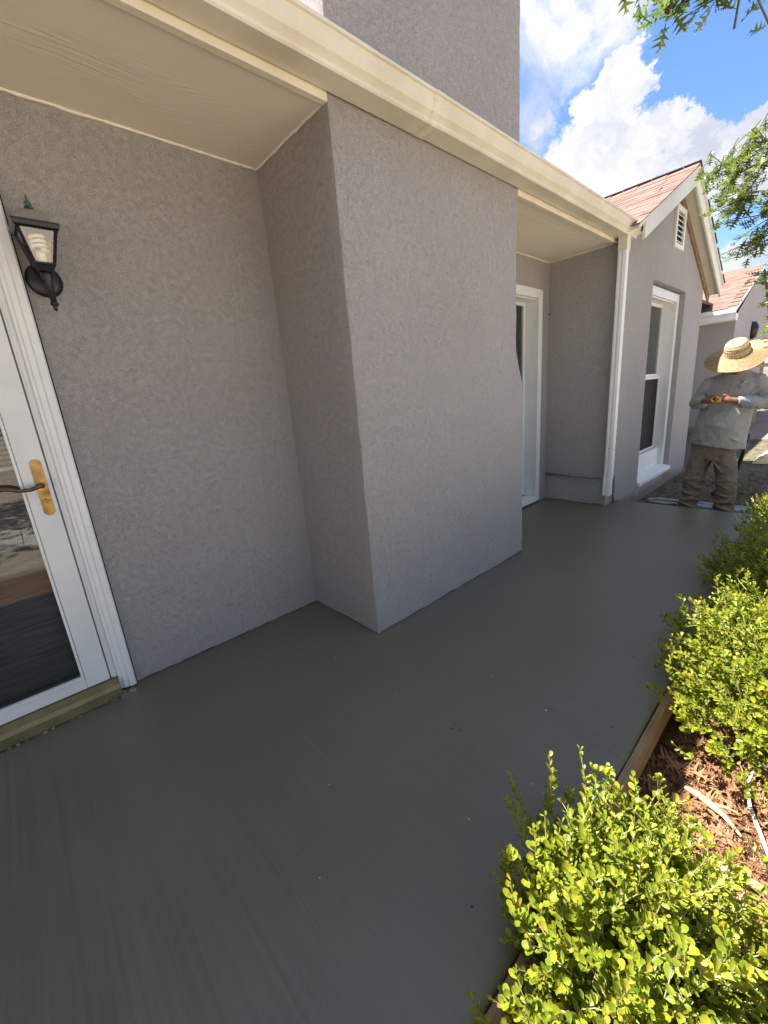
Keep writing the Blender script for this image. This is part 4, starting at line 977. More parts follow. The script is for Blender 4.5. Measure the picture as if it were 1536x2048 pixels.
DL = [oak_leaf(1.0, 10+i) for i in range(4)]+[oak_leaf(.4, 20+i) for i in range(4)]

def bush(name, base, rx, ry, top, n, leaf, label, mt, special=(), single=300, seed=0, tipy=.5, droop=.0, wood=True, lo=-.1, group='boxwood bushes along the slab edge', cut=None):
    r_ = np.random.default_rng(seed)
    root = empty(name, base, label, 'bush', group); B = np.array(base, float)
    L = Leaves(BL); st = MB(base); c = B+np.array([0, 0, (top-B[2])*.42]); H = top-c[2]
    sprigs = []
    for _ in range(n):
        th = r_.uniform(0, 2*math.pi); ph = math.asin(r_.uniform(lo, 1)); d = np.array([math.cos(th)*math.cos(ph), math.sin(th)*math.cos(ph), math.sin(ph)])
        lump = 1+.22*mnoise.noise(Vector(d*2.3)+Vector((seed, 0, 0)))
        k = r_.uniform(.55, 1.08)*lump if r_.random() < .82 else r_.uniform(1.0, 1.3)
        tip = c+d*np.array([rx, ry, H])*k
        if tip[2] < B[2]+.03: tip[2] = B[2]+.03+r_.uniform(0, .06)
        sprigs.append((tip, d, r_.uniform(.07, .15), k))
    for tip, ln in special:
        tip = np.array(tip, float); d = tip-c; d /= np.linalg.norm(d); sprigs.append((tip, d*.5+np.array([0, 0, .5]), ln, 1.3)); q0 = c+(tip-c)*.35+np.array([0, 0, -.04]); g0 = (d*.5+np.array([0, 0, .5]))*.75+np.array([0, 0, .55]); g0 /= np.linalg.norm(g0); st.tube([tuple(c+(tip-c)*.1+np.array([0, 0, -.06])), tuple(q0), tuple(tip-g0*ln*1.02)], [.003, .0025, .0016], 5)
    for tip, d, ln, k in sprigs:
        if cut and cut(tip): continue
        g = d*.75+np.array([0, 0, .55])+r_.normal(0, .22, 3); g /= np.linalg.norm(g)
        start = tip-g*ln-np.array([0, 0, -.0]); bend = r_.normal(0, .02, 3); npair = int(ln/.0115*(.022/leaf))
        ax = r_.normal(0, 1, 3); ax -= g*ax.dot(g); ax /= np.linalg.norm(ax); bx = np.cross(g, ax)
        pts = []
        for i in range(5):
            t = i/4; pts.append(tuple(start+(tip-start)*t+bend*math.sin(math.pi*t)))
        st.tube(pts, [.0016, .0014, .0013, .001, .0008], 3, False)
        for i in range(npair+1):
            t = i/max(1, npair); p = start+(tip-start)*t+bend*math.sin(math.pi*t); o1 = ax if i % 2 else bx
            sz = leaf*(1.0 if t < .75 else 1.0-(t-.75)*1.5)*r_.uniform(.8, 1.15)
            for s_ in (1, -1):
                if r_.random() < .06: continue
                side = o1*s_; dd = side*.85+g*(.85+.9*max(0, t-.6))+r_.normal(0, .24, 3)
                upn = g*1.0-side*.55+np.array([0, 0, .15])+r_.normal(0, .30, 3)
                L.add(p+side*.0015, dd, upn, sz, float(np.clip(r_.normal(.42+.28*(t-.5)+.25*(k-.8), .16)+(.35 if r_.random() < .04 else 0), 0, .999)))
    if wood:
        for i in range(14):
            th = r_.uniform(0, 2*math.pi); e = c+np.array([math.cos(th)*rx, math.sin(th)*ry, H*r_.uniform(.0, .8)])*.75; b0 = B+np.array([r_.normal(0, .03), r_.normal(0, .03), -.01])
            mid = (b0+e)/2+np.array([0, 0, -.03])+r_.normal(0, .02, 3); st.tube([tuple(b0), tuple(mid), tuple(e)], [.006, .0045, .002], 5)
    st.build('stem', M['stem'], root, smooth=True, kind='stuff')
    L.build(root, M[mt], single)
    return root
def slabcut(t): return (t[0] < SX+.03 and t[2] < .03)
bush('boxwood_bush', (2.05, .77, GZ), .225, .33, .29, 850, .0225, 'bright yellow-green boxwood in the foreground leaning over the slab corner', 'boxleaf',
     special=[((1.775, .76, .31), .24), ((1.79, .72, .27), .12), ((1.83, .86, .33), .20), ((1.88, .93, .335), .22), ((1.93, .93, .30), .14), ((1.99, 1.0, .27), .14), ((2.03, .95, .27), .12), ((1.90, .55, .30), .17), ((1.86, .62, .27), .16), ((1.92, .62, .25), .14), ((1.88, .70, .30), .16), ((2.12, 1.06, .16), .12)], seed=3, lo=-.35, cut=slabcut)
bush('boxwood_bush', (2.47, .98, GZ), .20, .24, .20, 520, .0225, 'small yellow-green boxwood cut off by the right edge of the frame', 'boxleaf',
     special=[((2.22, 1.06, .20), .14), ((2.28, 1.02, .24), .14)], seed=5, lo=-.2, cut=slabcut)
bush('boxwood_bush', (2.30, 2.05, GZ), .44, .56, .40, 1400, .020, 'sunlit boxwood with twiggy gaps above the dry leaf mulch', 'boxleaf',
     special=[((1.93, 1.80, .16), .16), ((1.90, 1.95, .20), .16), ((1.88, 2.30, .22), .14), ((1.93, 2.15, .27), .15), ((1.95, 1.66, .08), .14)], seed=8, lo=-.15, cut=slabcut)
bush('boxwood_bush', (2.22, 2.98, GZ), .42, .54, .42, 1300, .019, 'boxwood in the chimney shade overhanging the slab halfway down the row', 'boxleaf',
     special=[((1.79, 2.68, .24), .14), ((1.84, 2.95, .36), .13)], seed=11, lo=-.2, cut=slabcut)
bush('boxwood_bush', (2.22, 4.05, GZ), .40, .60, .42, 1000, .019, 'shaded green boxwood near the far end of the slab', 'boxleaf', seed=13, lo=-.2, cut=slabcut)
bush('boxwood_bush', (2.30, 5.25, GZ), .40, .60, .36, 420, .022, 'farthest boxwood of the row beside the worker', 'boxleaf_shaded', seed=14, lo=-.2, single=0, cut=slabcut)

# ------------------------------------------------------------------ leaf litter
def litter():
    root = g_ob
    L = Leaves(DL)
    def put(n, x0, x1, y0, y1, s0, s1, zt, dens=None):
        for _ in range(n):
            x = rng.uniform(x0, x1); y = rng.uniform(y0, y1)
            if x < SX+.06 and y < SY+.06: continue
            if x < GX+.05 and y < Y4: continue
            a = rng.uniform(0, 2*math.pi); d = np.array([math.cos(a), math.sin(a), rng.normal(0, .13)]); u = np.array([rng.normal(0, .35), rng.normal(0, .35), 1.0])
            L.add((x, y, GZ+.012+abs(rng.normal(0, zt))), d, u, rng.uniform(s0, s1), float(np.clip(rng.normal(.52, .22), 0, .999)))
    put(1500, 1.95, 2.75, .9, 2.7, .045, .10, .014)
    put(1500, 1.95, 2.8, 1.1, 2.3, .02, .05, .02)
    put(420, 1.98, 2.7, 1.15, 2.3, .07, .125, .012)
    put(500, 1.95, 3.2, 2.6, 5.0, .05, .10, .012)
    put(900, .7, 2.4, 4.9, 7.6, .03, .08, .012)
    put(300, .7, 3.0, 7.6, 12, .05, .10, .01)
    L.build(root, M['deadleaf'], 280, 'fallen_leaf', 'leaf_litter', score=lambda p, q: (1/q[2] if (1.95 < p[0] < 2.35 and 1.1 < p[1] < 2.3) else .01/q[2]))
    # shredded needles and twiglets between the leaves
    v = []; f = []
    for _ in range(1700):
        x = rng.uniform(1.94, 2.8); y = rng.uniform(.9, 2.9); a = rng.uniform(0, math.pi); ln = rng.uniform(.012, .05); wd = rng.uniform(.0005, .0013)
        z = GZ+.012+abs(rng.normal(0, .018)); dz = rng.normal(0, .006); dx, dy = math.cos(a)*ln, math.sin(a)*ln; px, py = -math.sin(a)*wd, math.cos(a)*wd; n = len(v)
        v += [(x-px, y-py, z), (x+px, y+py, z), (x+dx+px, y+dy+py, z+dz), (x+dx-px, y+dy-py, z+dz), (x, y, z+wd*1.5), (x+dx, y+dy, z+dz+wd*1.5)]
        f += [(n, n+3, n+5, n+4), (n+1, n+4, n+5, n+2), (n, n+1, n+2, n+3)]
    me = bpy.data.meshes.new('mulch'); me.from_pydata(v, [], f); o = link('mulch', me, mat('shredded_bark', (.16, .09, .055), (.34, .22, .14), scale=60, rough=.9), None, 'stuff')
    tagp(o, 'shredded tan mulch and needles in the planting bed', 'mulch')
    # wood chips by the wall foot and beyond the slab end
    v = []; f = []
    for _ in range(2600):
        x = rng.uniform(.70, 2.3); y = rng.uniform(4.86, 7.8); s_ = rng.uniform(.006, .022); a = rng.uniform(0, 6.28); z = GZ+rng.uniform(.0, .02); n = len(v)
        for k in range(4):
            b_ = a+k*math.pi/2+rng.uniform(-.4, .4); q = s_*(1 if k % 2 else .4); v.append((x+math.cos(b_)*q, y+math.sin(b_)*q, z+rng.uniform(0, .008)))
        v.append((x, y, z+.012)); f += [(n, n+1, n+4), (n+1, n+2, n+4), (n+2, n+3, n+4), (n+3, n, n+4)]
    me = bpy.data.meshes.new('wood_chips'); me.from_pydata(v, [], f); o = link('wood_chips', me, mat('chips', (.09, .05, .035), (.30, .21, .15), scale=25, rough=.9), None, 'stuff')
    tagp(o, 'dark wood chips between the gable wall and the worker', 'mulch')
    # sparse grass tufts on the bare dirt
    v = []; f = []
    for _ in range(420):
        cx0, cy0 = rng.uniform(1.0, 3.4), rng.uniform(5.6, 11.4)
        if mnoise.noise(Vector((cx0*1.5, cy0*1.5, 0))) < -.02: continue
        for _b in range(16):
            x = cx0+rng.normal(0, .04); y = cy0+rng.normal(0, .04); h = rng.uniform(.02, .06); a = rng.uniform(0, 6.28); n = len(v)
            v += [(x-.002*math.cos(a), y-.002*math.sin(a), GZ), (x+.002*math.cos(a), y+.002*math.sin(a), GZ), (x+rng.normal(0, .02), y+rng.normal(0, .02), GZ+h)]; f.append((n, n+1, n+2))
    me = bpy.data.meshes.new('grass'); me.from_pydata(v, [], f); o = link('grass', me, mat('grass_blade', (.06, .10, .025), (.13, .17, .05), scale=5, rough=.7), None, 'stuff')
    tagp(o, 'sparse green grass tufts growing on the bare dirt', 'grass')
litter()
# sticks lying on the mulch
def stick(name, paths, mt, label):
    mb = MB(paths[0][0][0])
    for pts, rad in paths:
        mb.tube(pts, rad, 8)
    tagp(mb.build(name, M[mt], smooth=True), label, 'stick')
stick('fallen_branch', [([(2.035, 1.50, -.155), (2.07, 1.492, -.150), (2.11, 1.476, -.148), (2.15, 1.46, -.150), (2.20, 1.42, -.155)], [.006, .010, .011, .008, .004]),
                        ([(2.11, 1.476, -.148), (2.15, 1.50, -.150), (2.185, 1.505, -.155)], [.006, .004, .0025])], 'twig_yellow', 'forked yellowish dry stick lying across the mulch')
stick('fallen_branch', [([(2.20, 1.78, -.13), (2.19, 1.70, -.135), (2.185, 1.63, -.14), (2.205, 1.55, -.15), (2.24, 1.47, -.155), (2.27, 1.40, -.16)], [.0035, .004, .0045, .0055, .006, .005])], 'twig_pale', 'thin curved white stick standing in the mulch near the frame edge')
stick('fallen_branch', [([(2.11, 1.17, -.14), (2.15, 1.215, -.135), (2.19, 1.26, -.13), (2.26, 1.27, -.14), (2.33, 1.25, -.15)], [.004, .0055, .0065, .008, .008])], 'twig_tan', 'tan stick poking out between the two foreground bushes')
stick('fallen_branch', [([(1.965, 1.90, -.16), (1.985, 1.95, -.14), (2.01, 2.01, -.115)], [.005, .006, .0065])], 'twig_pale', 'short white cut stem under the sunlit bush')

# ------------------------------------------------------------------ oak tree
def oak():
    root = empty('oak_tree', (4.6, 6.4, GZ), 'oak with lobed leaves hanging in from the right above the worker', 'tree')
    mb = MB(root.location)
    L = Leaves(OL); r_ = np.random.default_rng(21)
    tr = [(4.6, 6.4, GZ-.05), (4.62, 6.38, .8), (4.52, 6.2, 1.9), (4.5, 6.0, 3.0), (4.4, 5.9, 4.4), (4.3, 5.7, 6)]
    mb.tube(tr, [.24, .19, .17, .15, .11, .05], 12)
    br = MB(root.location)
    def cluster(c, rad, n, lf=.095, nsub=6):
        c = np.array(c, float); rad = np.array(rad, float)
        for _ in range(n):
            d = r_.normal(0, 1, 3); d /= np.linalg.norm(d); tip = c+d*rad*r_.uniform(.35, 1.05); g = d*.5+np.array([-.5, -.15, -.45])+r_.normal(0, .35, 3); g /= np.linalg.norm(g)
            st_ = tip-g*r_.uniform(.15, .3)
            br.tube([tuple(st_), tuple((st_+tip)/2+np.array([0, 0, .012])), tuple(tip)], [.004, .003, .0018], 4, False)
            for k in range(nsub):
                t = k/(nsub-1); p = st_+(tip-st_)*t; a = r_.normal(0, 1, 3); a -= g*a.dot(g); a /= np.linalg.norm(a)
                dd = a*.8+g*.9+np.array([0, 0, -.25]); L.add(p, dd, np.array([r_.normal(0, .5), r_.normal(0, .5), 1.0]), lf*r_.uniform(.7, 1.15), float(np.clip(r_.normal(.5, .22), 0, .999)))
    def limb(pts, rad): br.tube(pts, rad, 7, False)
    # lower limb reaching over towards the gable
    limb([(4.5, 6.0, 3.0), (3.7, 5.7, 3.3), (2.9, 5.4, 3.15), (2.0, 5.1, 2.95), (1.35, 4.95, 2.82)], [.09, .06, .04, .02, .006])
    limb([(4.5, 6.0, 2.6), (3.6, 5.6, 2.6), (2.4, 5.2, 2.4), (1.66, 5.0, 2.15)], [.07, .045, .025, .008])
    for c, rd, n in [((1.14, 5.0, 2.88), (.07, .2, .07), 5), ((1.28, 4.95, 2.85), (.12, .25, .12), 14), ((1.36, 5.0, 3.00), (.10, .2, .08), 7), ((1.50, 5.0, 2.85), (.18, .3, .16), 26), ((1.62, 5.1, 3.05), (.2, .3, .12), 12), ((1.36, 4.9, 2.58), (.17, .25, .14), 26),
                     ((1.62, 5.0, 2.5), (.22, .3, .18), 34), ((1.50, 4.95, 2.25), (.13, .2, .09), 12), ((1.72, 5.0, 2.2), (.16, .25, .16), 20), ((1.62, 5.0, 1.99), (.09, .15, .07), 7), ((1.72, 5.0, 1.80), (.10, .15, .12), 10), ((1.74, 5.0, 1.60), (.07, .1, .06), 5), ((2.0, 5.0, 2.75), (.35, .4, .3), 45), ((2.1, 5.1, 2.2), (.28, .35, .3), 30),
                     ((2.7, 5.3, 2.7), (.4, .5, .5), 60), ((3.3, 5.6, 3.3), (.6, .6, .6), 70), ((3.0, 4.4, 3.6), (.6, .6, .5), 50)]:
        cluster(c, rd, n)
    # upper branch tips hanging in at the top edge of the picture
    limb([(4.3, 5.7, 4.0), (3.6, 4.4, 4.0), (2.9, 3.2, 3.4), (2.1, 2.5, 2.85), (1.62, 2.18, 2.66)], [.08, .05, .03, .014, .005])
    for c, rd, n in [((1.585, 2.15, 2.62), (.05, .1, .035), 6), ((1.60, 2.12, 2.53), (.035, .06, .035), 6), ((1.66, 2.15, 2.60), (.05, .1, .03), 6), ((1.72, 2.15, 2.56), (.05, .1, .03), 6), ((1.79, 2.15, 2.56), (.05, .1, .03), 6), ((1.88, 2.2, 2.58), (.07, .12, .04), 8), ((2.3, 2.4, 2.95), (.3, .3, .15), 20)]:
        cluster(c, rd, n, .085, 5)
    # general crown
    for c, rd, n in [((4.3, 5.8, 5.2), (1.3, 1.3, 1.1), 160), ((5.3, 6.6, 4.6), (1.2, 1.2, .9), 110), ((4.2, 7.4, 4.6), (1.2, 1.0, .9), 90)]:
        cluster(c, rd, n, .11, 7)
    limb([(4.4, 5.9, 4.2), (5.0, 6.4, 4.6), (5.5, 6.8, 4.9)], [.08, .05, .02]); limb([(4.5, 6.0, 3.4), (4.3, 6.8, 4.1), (4.2, 7.5, 4.7)], [.07, .05, .02])
    mb.build('trunk', M['bark'], root, smooth=True); br.build('branch', M['bark'], root, smooth=True)
    L.build(root, M['oakleaf'], 300)
oak()
# far trees beyond the yard (also what the windows reflect)
def far_tree(x, y, h, rad, seed, label):
    root = empty('broadleaf_tree', (x, y, GZ), label, 'tree', 'trees beyond the yard'); r_ = np.random.default_rng(seed)
    mb = MB(root.location); mb.tube([(x, y, GZ-.1), (x+.1, y, h*.35), (x, y+.1, h*.6)], [.22, .17, .08], 9); 
    for _ in range(6):
        a = r_.uniform(0, 6.28); mb.tube([(x+.05, y, h*.4), (x+math.cos(a)*rad*.6, y+math.sin(a)*rad*.6, h*.7)], [.07, .02], 6)
    mb.build('trunk', M['bark'], root, smooth=True)
    L = Leaves([oak_leaf(.3, 50)]); lumps = [(r_.normal(0, .45, 3)*rad, r_.uniform(.35, .6)*rad) for _ in range(14)]
    for i in range(4200):
        c, q = lumps[r_.integers(len(lumps))]; d = r_.normal(0, 1, 3); d /= np.linalg.norm(d); p = np.array([x, y, h*.68])+c*np.array([1, 1, .7])+d*q*r_.uniform(.6, 1.05)
        L.add(p, r_.normal(0, 1, 3), d+np.array([0, 0, .6]), .26, float(r_.uniform(0, .99)))
    L.build(root, M['farfoliage'], 0, rest='crown')
far_tree(1.6, 27, 6.5, 2.6, 1, 'dark leafy tree far behind the driveway')
far_tree(15, 19, 6, 2.4, 2, 'leafy tree across the yard to the right of the driveway')
far_tree(20, 6, 6, 2.4, 3, 'leafy tree standing in the yard opposite the chimney')
far_tree(19, -6, 6.5, 2.5, 4, 'leafy tree in the yard opposite the door')

far_tree(5.2, -3.6, 5.5, 2.7, 6, 'unseen leafy tree added behind the viewer to shade the walls')  # added out of view to darken the wall faces turned towards it
# ------------------------------------------------------------------ things beyond the worker
t = empty('lumber_pile', (.95, 15.2, GZ), 'rough stack of tan boards and braces past the far wing corner', 'lumber')
for i, (p, q, wd) in enumerate([((.62, 15.0, 1.95), (1.5, 15.1, 1.75), .10), ((.55, 15.05, 1.62), (1.5, 15.1, 1.55), .09), ((.50, 15.1, 1.32), (1.5, 15.1, 1.3), .09), ((.62, 15.2, GZ), (.62, 15.2, 2.0), .07), ((1.35, 15.2, GZ), (1.35, 15.2, 2.4), .07), ((.66, 14.95, 2.45), (1.3, 14.95, 1.2), .10), ((.5, 15.12, .9), (1.5, 15.1, .9), .09), ((.5, 15.12, .4), (1.5, 15.1, .4), .09)]):
    p, q = Vector(p), Vector(q); d = (q-p).normalized(); s_ = d.cross(Vector((0, 1, 0))).normalized()*wd/2; n_ = Vector((0, .02, 0)); mb = MB()
    mb.add([p-s_-n_, p+s_-n_, p+s_+n_, p-s_+n_, q-s_-n_, q+s_-n_, q+s_+n_, q-s_+n_], [(0, 1, 2, 3), (7, 6, 5, 4), (0, 4, 5, 1), (1, 5, 6, 2), (2, 6, 7, 3), (3, 7, 4, 0)])
    o = mb.build('board', M['twig_tan'], t)
t = empty('yard_lamp', (.50, 15.0, 2.1), 'black wall lamp on the end of the far wing', 'lamp')
mb = MB(); mb.rings([((.42, 15.0, 2.0), .03, .03), ((.42, 15.0, 2.05), .11, .11), ((.42, 15.0, 2.3), .13, .13), ((.42, 15.0, 2.42), .06, .06)], 12); mb.build('shade', M['black'], t, smooth=True)
MB().box((.322, 14.96, 2.05), (.34, 15.04, 2.3)).build('bracket', M['black'], t, bevel=.003)
t.location = (.42, 15, 2.1)
def sack():
    mb = MB((1.62, 9.0, GZ)); n = 16; vs = []; fs = []
    for i in range(n+1):
        for j in range(n+1):
            u, v = i/n*2-1, j/n*2-1; r_ = max(abs(u), abs(v)); h = max(0, (1-r_**2))*.16*(1+.8*mnoise.noise(Vector((u*3, v*3, 4))))
            vs.append((1.64+u*.27+.03*mnoise.noise(Vector((v*4, u, 0))), 9.0+v*.35, GZ+.01+h))
    for i in range(n):
        for j in range(n): a = i*(n+1)+j; fs.append((a, a+n+1, a+n+2, a+1))
    mb.add(vs, fs); tagp(mb.build('yellow_sack', M['sackcloth'], smooth=True), 'crumpled pale yellow sack on the dirt behind the worker, at the frame edge', 'sack')
sack()
mb = MB((1.42, 5.75, GZ)); mb.tube([(1.50, 5.75, GZ), (1.545, 5.72, .22), (1.58, 5.70, .42), (1.60, 5.69, .62)], .019, 8)
tagp(mb.build('tool_handle', M['black'], smooth=True), 'black straight tool handle upright behind the worker\'s leg', 'tool')
# metal float frame on the ground at the slab end
fl = empty('bull_float', (1.25, 5.3, GZ), 'grey rounded metal float frame lying at the far end of the slab', 'tool')
pts = [(1.75, 5.32, -.085), (1.0, 5.34, -.085)]+[(.95+.0-.075*math.sin(a), 5.265+.075*math.cos(a), -.085) for a in np.linspace(0, math.pi, 9)]+[(1.0, 5.19, -.085), (1.15, 5.19, -.085)]
mb = MB(); mb.tube(pts, .022, 10); mb.build('rail', M['floatmetal'], fl, smooth=True)
MB().box((1.25, 5.13, -.14), (1.72, 5.22, -.055)).build('blade', M['floatmetal'], fl, bevel=.012)
MB().box((1.0, 5.17, GZ), (1.06, 5.33, -.10)).build('foot', M['floatmetal'], fl, bevel=.004)
MB().box((1.6, 5.17, GZ), (1.66, 5.33, -.10)).build('foot', M['floatmetal'], fl, bevel=.004)
mb = MB((1.33, 5.9, GZ+.03)); mb.rings([((1.36, 6.2, GZ), .07, .09), ((1.35, 6.2, GZ+.05), .075, .08), ((1.38, 6.2, GZ+.09), .04, .05), ((1.38, 6.2, GZ+.11), .01, .01)], 10)
tagp(mb.build('dark_rag', M['boot'], smooth=True), 'dark balled-up rag on the dirt seen between the worker\'s legs', 'rag')

# ------------------------------------------------------------------ worker
def worker():
    PY = 5.12
    P = empty('person', (1.42, PY, GZ), 'worker in wide straw hat and long grey shirt looking down at his hands', 'person')
    def part(mb, name, mt, vox=0, smooth_it=0, disp=None, parent=P):
        o = mb.build(name, M[mt], parent, smooth=True)
        if vox:
            r_ = o.modifiers.new('remesh', 'REMESH'); r_.mode = 'VOXEL'; r_.voxel_size = vox; r_.use_smooth_shade = True
        if smooth_it:
            s_ = o.modifiers.new('smooth', 'SMOOTH'); s_.iterations = smooth_it; s_.factor = .5
        if disp:
            tx = bpy.data.textures.new(name+'_folds', 'CLOUDS'); tx.noise_scale = disp[0]; tx.noise_depth = 2
            d_ = o.modifiers.new('folds', 'DISPLACE'); d_.texture = tx; d_.strength = disp[1]; d_.mid_level = .5; d_.texture_coords = 'LOCAL'
        return o
    hip = (1.42, PY, .52)
    # joints (x, y, z)
    SR, ER, WR = (1.335, PY+.0, 1.165), (1.245, PY-.05, .98), (1.345, PY-.235, 1.015)     # image-left arm
    SL_, EL, WL = (1.665, PY+.0, 1.165), (1.80, PY-.06, .955), (1.545, PY-.235, 1.01)    # image-right arm
    # body: one continuous surface
    mb = MB((1.42, PY, GZ))
    mb.rings([((1.42, PY, .54), .14, .10), ((1.43, PY, .62), .16, .12), ((1.46, PY-.01, .8), .16, .13), ((1.49, PY, 1.05), .165, .11), ((1.50, PY, 1.20), .15, .085), ((1.50, PY-.01, 1.25), .07, .06), ((1.505, PY-.03, 1.30), .052, .055)], 20)
    # neck + bowed head
    hc = Vector((1.515, PY-.075, 1.345)); tilt = R(38)
    vs = []; fs = []; nu, nv = 20, 14
    Rx = Matrix.Rotation(tilt, 3, 'X')
    for j in range(nv+1):
        ph = math.pi*j/nv
        for i in range(nu):
            th = 2*math.pi*i/nu; x = .076*math.sin(ph)*math.cos(th); y = .095*math.sin(ph)*math.sin(th); z = .112*math.cos(ph)
            if z < 0: x *= 1+z*1.9; y *= 1+z*.9; y -= (-z)*.12          # jaw narrows, chin forward
            vs.append(hc+Rx @ Vector((x, y, z)))
    for j in range(nv):
        for i in range(nu): fs.append((j*nu+i, j*nu+(i+1) % nu, (j+1)*nu+(i+1) % nu, (j+1)*nu+i))
    mb.add(vs, fs)
    def F(x, y, z): return hc+Rx @ Vector((x, y, z))
    mb.tube([F(0, -.088, .015), F(0, -.105, -.018), F(0, -.112, -.03), F(0, -.095, -.037)], [.008, .011, .014, .008], 8)     # nose
    mb.tube([F(-.026, -.088, -.062), F(0, -.094, -.060), F(.026, -.088, -.062)], .007, 6); mb.tube([F(-.022, -.086, -.074), F(0, -.091, -.075), F(.022, -.086, -.074)], .007, 6)
    for s_ in (-1, 1): mb.tube([F(s_*.072, .0, .02), F(s_*.084, .008, .012), F(s_*.082, .006, -.02), F(s_*.072, 0, -.03)], [.008, .012, .010, .006], 6)
    mb.tube([(1.505, PY+.0, 1.22), (1.51, PY-.04, 1.30), hc], [.055, .052, .05], 14)
    def arm(S, E_, W_, r): mb.tube([S, tuple((Vector(S)+Vector(E_))/2), E_, tuple((Vector(E_)+Vector(W_))/2), W_], r, 12)
    arm(SR, ER, WR, [.05, .044, .038, .034, .024]); arm(SL_, EL, WL, [.05, .044, .038, .034, .024])
    # legs
    mb.tube([(1.34, PY, .56), (1.29, PY-.01, .20), (1.265, PY, .0), (1.25, PY+.01, -.14)], [.08, .06, .05, .038], 12); mb.tube([(1.50, PY, .56), (1.54, PY-.01, .20), (1.56, PY, .0), (1.555, PY+.01, -.14)], [.08, .06, .05, .038], 12)
    # hands: palm, four fingers and thumb each, curled round the tape case
    def hand(W_, cen, sgn):
        W_ = Vector(W_); cen = Vector(cen); d = (cen-W_).normalized(); nrm_ = Vector((0, -1, 0)); upv_ = Vector((0, 0, 1))
        pc = W_+d*.042
        mb.tube([W_, W_+d*.02, pc, W_+d*.075+Vector((0, -.004, 0))], [.023, .028, .034, .030], 12)
        for k, (dz, ln) in enumerate([(.026, .050), (.009, .056), (-.008, .053), (-.024, .042)]):
            b0 = W_+d*.068+upv_*dz+Vector((0, -.012, 0)); b1 = b0+d*ln*.5+Vector((0, -.014, 0)); b2 = b1+d*ln*.35+Vector((0, .012, -.004)); b3 = b2+d*ln*.2+Vector((0, .014, -.003))
            mb.tube([b0, b1, b2, b3], [.0105, .0095, .0085, .007], 8)
        b0 = W_+d*.03+upv_*.024+Vector((0, -.004, 0)); mb.tube([b0, b0+d*.028+upv_*.018+Vector((0, -.01, 0)), b0+d*.058+upv_*.012+Vector((0, -.02, 0))], [.013, .011, .009], 8)
    TC = Vector((1.435, PY-.275, 1.02))
    hand(WR, TC+Vector((-.01, .01, -.002)), 1); hand(WL, TC+Vector((.02, .01, 0)), -1)
    part(mb, 'body', 'skin', .0055, 2)
    # eyes closed/looking down: lids and brows
    e = MB((1.42, PY, GZ))
    for s_ in (-1, 1): e.tube([F(s_*.048, -.078, .028), F(s_*.03, -.088, .034), F(s_*.014, -.090, .028)], .005, 6)
    part(e, 'eyebrow', 'hair')
    h = MB((1.42, PY, GZ)); vs = []; fs = []
    for j in range(9):
        ph = math.pi*.56*j/8
        for i in range(20):
            th = 2*math.pi*i/20; vs.append(hc+Rx @ Vector((.080*math.sin(ph)*math.cos(th), .012+.100*math.sin(ph)*math.sin(th), .118*math.cos(ph))))
    for j in range(8):
        for i in range(20): fs.append((j*20+i, j*20+(i+1) % 20, (j+1)*20+(i+1) % 20, (j+1)*20+i))
    h.add(vs, fs); part(h, 'hair', 'hair')
    # shirt: loose, long sleeved, big belly and a slanting hem
    s = MB((1.42, PY, GZ)); hem = R(4)
    s.rings([((1.437, PY, .572), .222, .165, 0, R(8)), ((1.438, PY, .60), .218, .168, 0, R(7)), ((1.445, PY-.01, .68), .212, .180, 0, R(5)), ((1.46, PY-.03, .78), .208, .190, 0, R(3)), ((1.475, PY-.03, .88), .203, .180), ((1.49, PY-.015, .98), .20, .155),
             ((1.498, PY, 1.08), .205, .130), ((1.50, PY, 1.15), .200, .112), ((1.50, PY, 1.20), .175, .095), ((1.50, PY, 1.235), .13, .085), ((1.502, PY-.005, 1.258), .085, .078), ((1.505, PY-.01, 1.272), .070, .070)], 28)
    def sleeve(S, E_, W_, r):
        S, E_, W_ = Vector(S), Vector(E_), Vector(W_); inn = S+Vector((.05 if S.x < 1.5 else -.05, 0, .01))
        s.tube([inn, S, S.lerp(E_, .5), E_, E_.lerp(W_, .5), W_.lerp(E_, .12)], r, 14)
    sleeve(SR, ER, WR, [.060, .070, .066, .062, .050, .036]); sleeve(SL_, EL, WL, [.060, .070, .068, .066, .054, .038])
    for a_, b_, q in [((1.25, -.10, .625), (1.42, -.165, .70), .014), ((1.245, -.08, .675), (1.40, -.17, .775), .014), ((1.26, -.07, .73), (1.36, -.15, .84), .012), ((1.63, -.09, .62), (1.53, -.165, .70), .014), ((1.64, -.08, .67), (1.56, -.165, .78), .014),
                      ((1.655, -.07, .75), (1.59, -.16, .90), .013), ((1.31, -.10, 1.10), (1.42, -.13, 1.02), .011), ((1.68, -.08, 1.08), (1.58, -.13, .98), .012), ((1.42, -.118, 1.16), (1.50, -.135, 1.10), .009), ((1.60, -.105, 1.17), (1.53, -.135, 1.12), .009)]:
        p_, q_ = Vector(a_)+Vector((0, PY, 0)), Vector(b_)+Vector((0, PY, 0)); md = (p_+q_)/2+Vector((0, -.018, -.012)); s.tube([p_, md, q_], [q*.5, q, q*.4], 8)
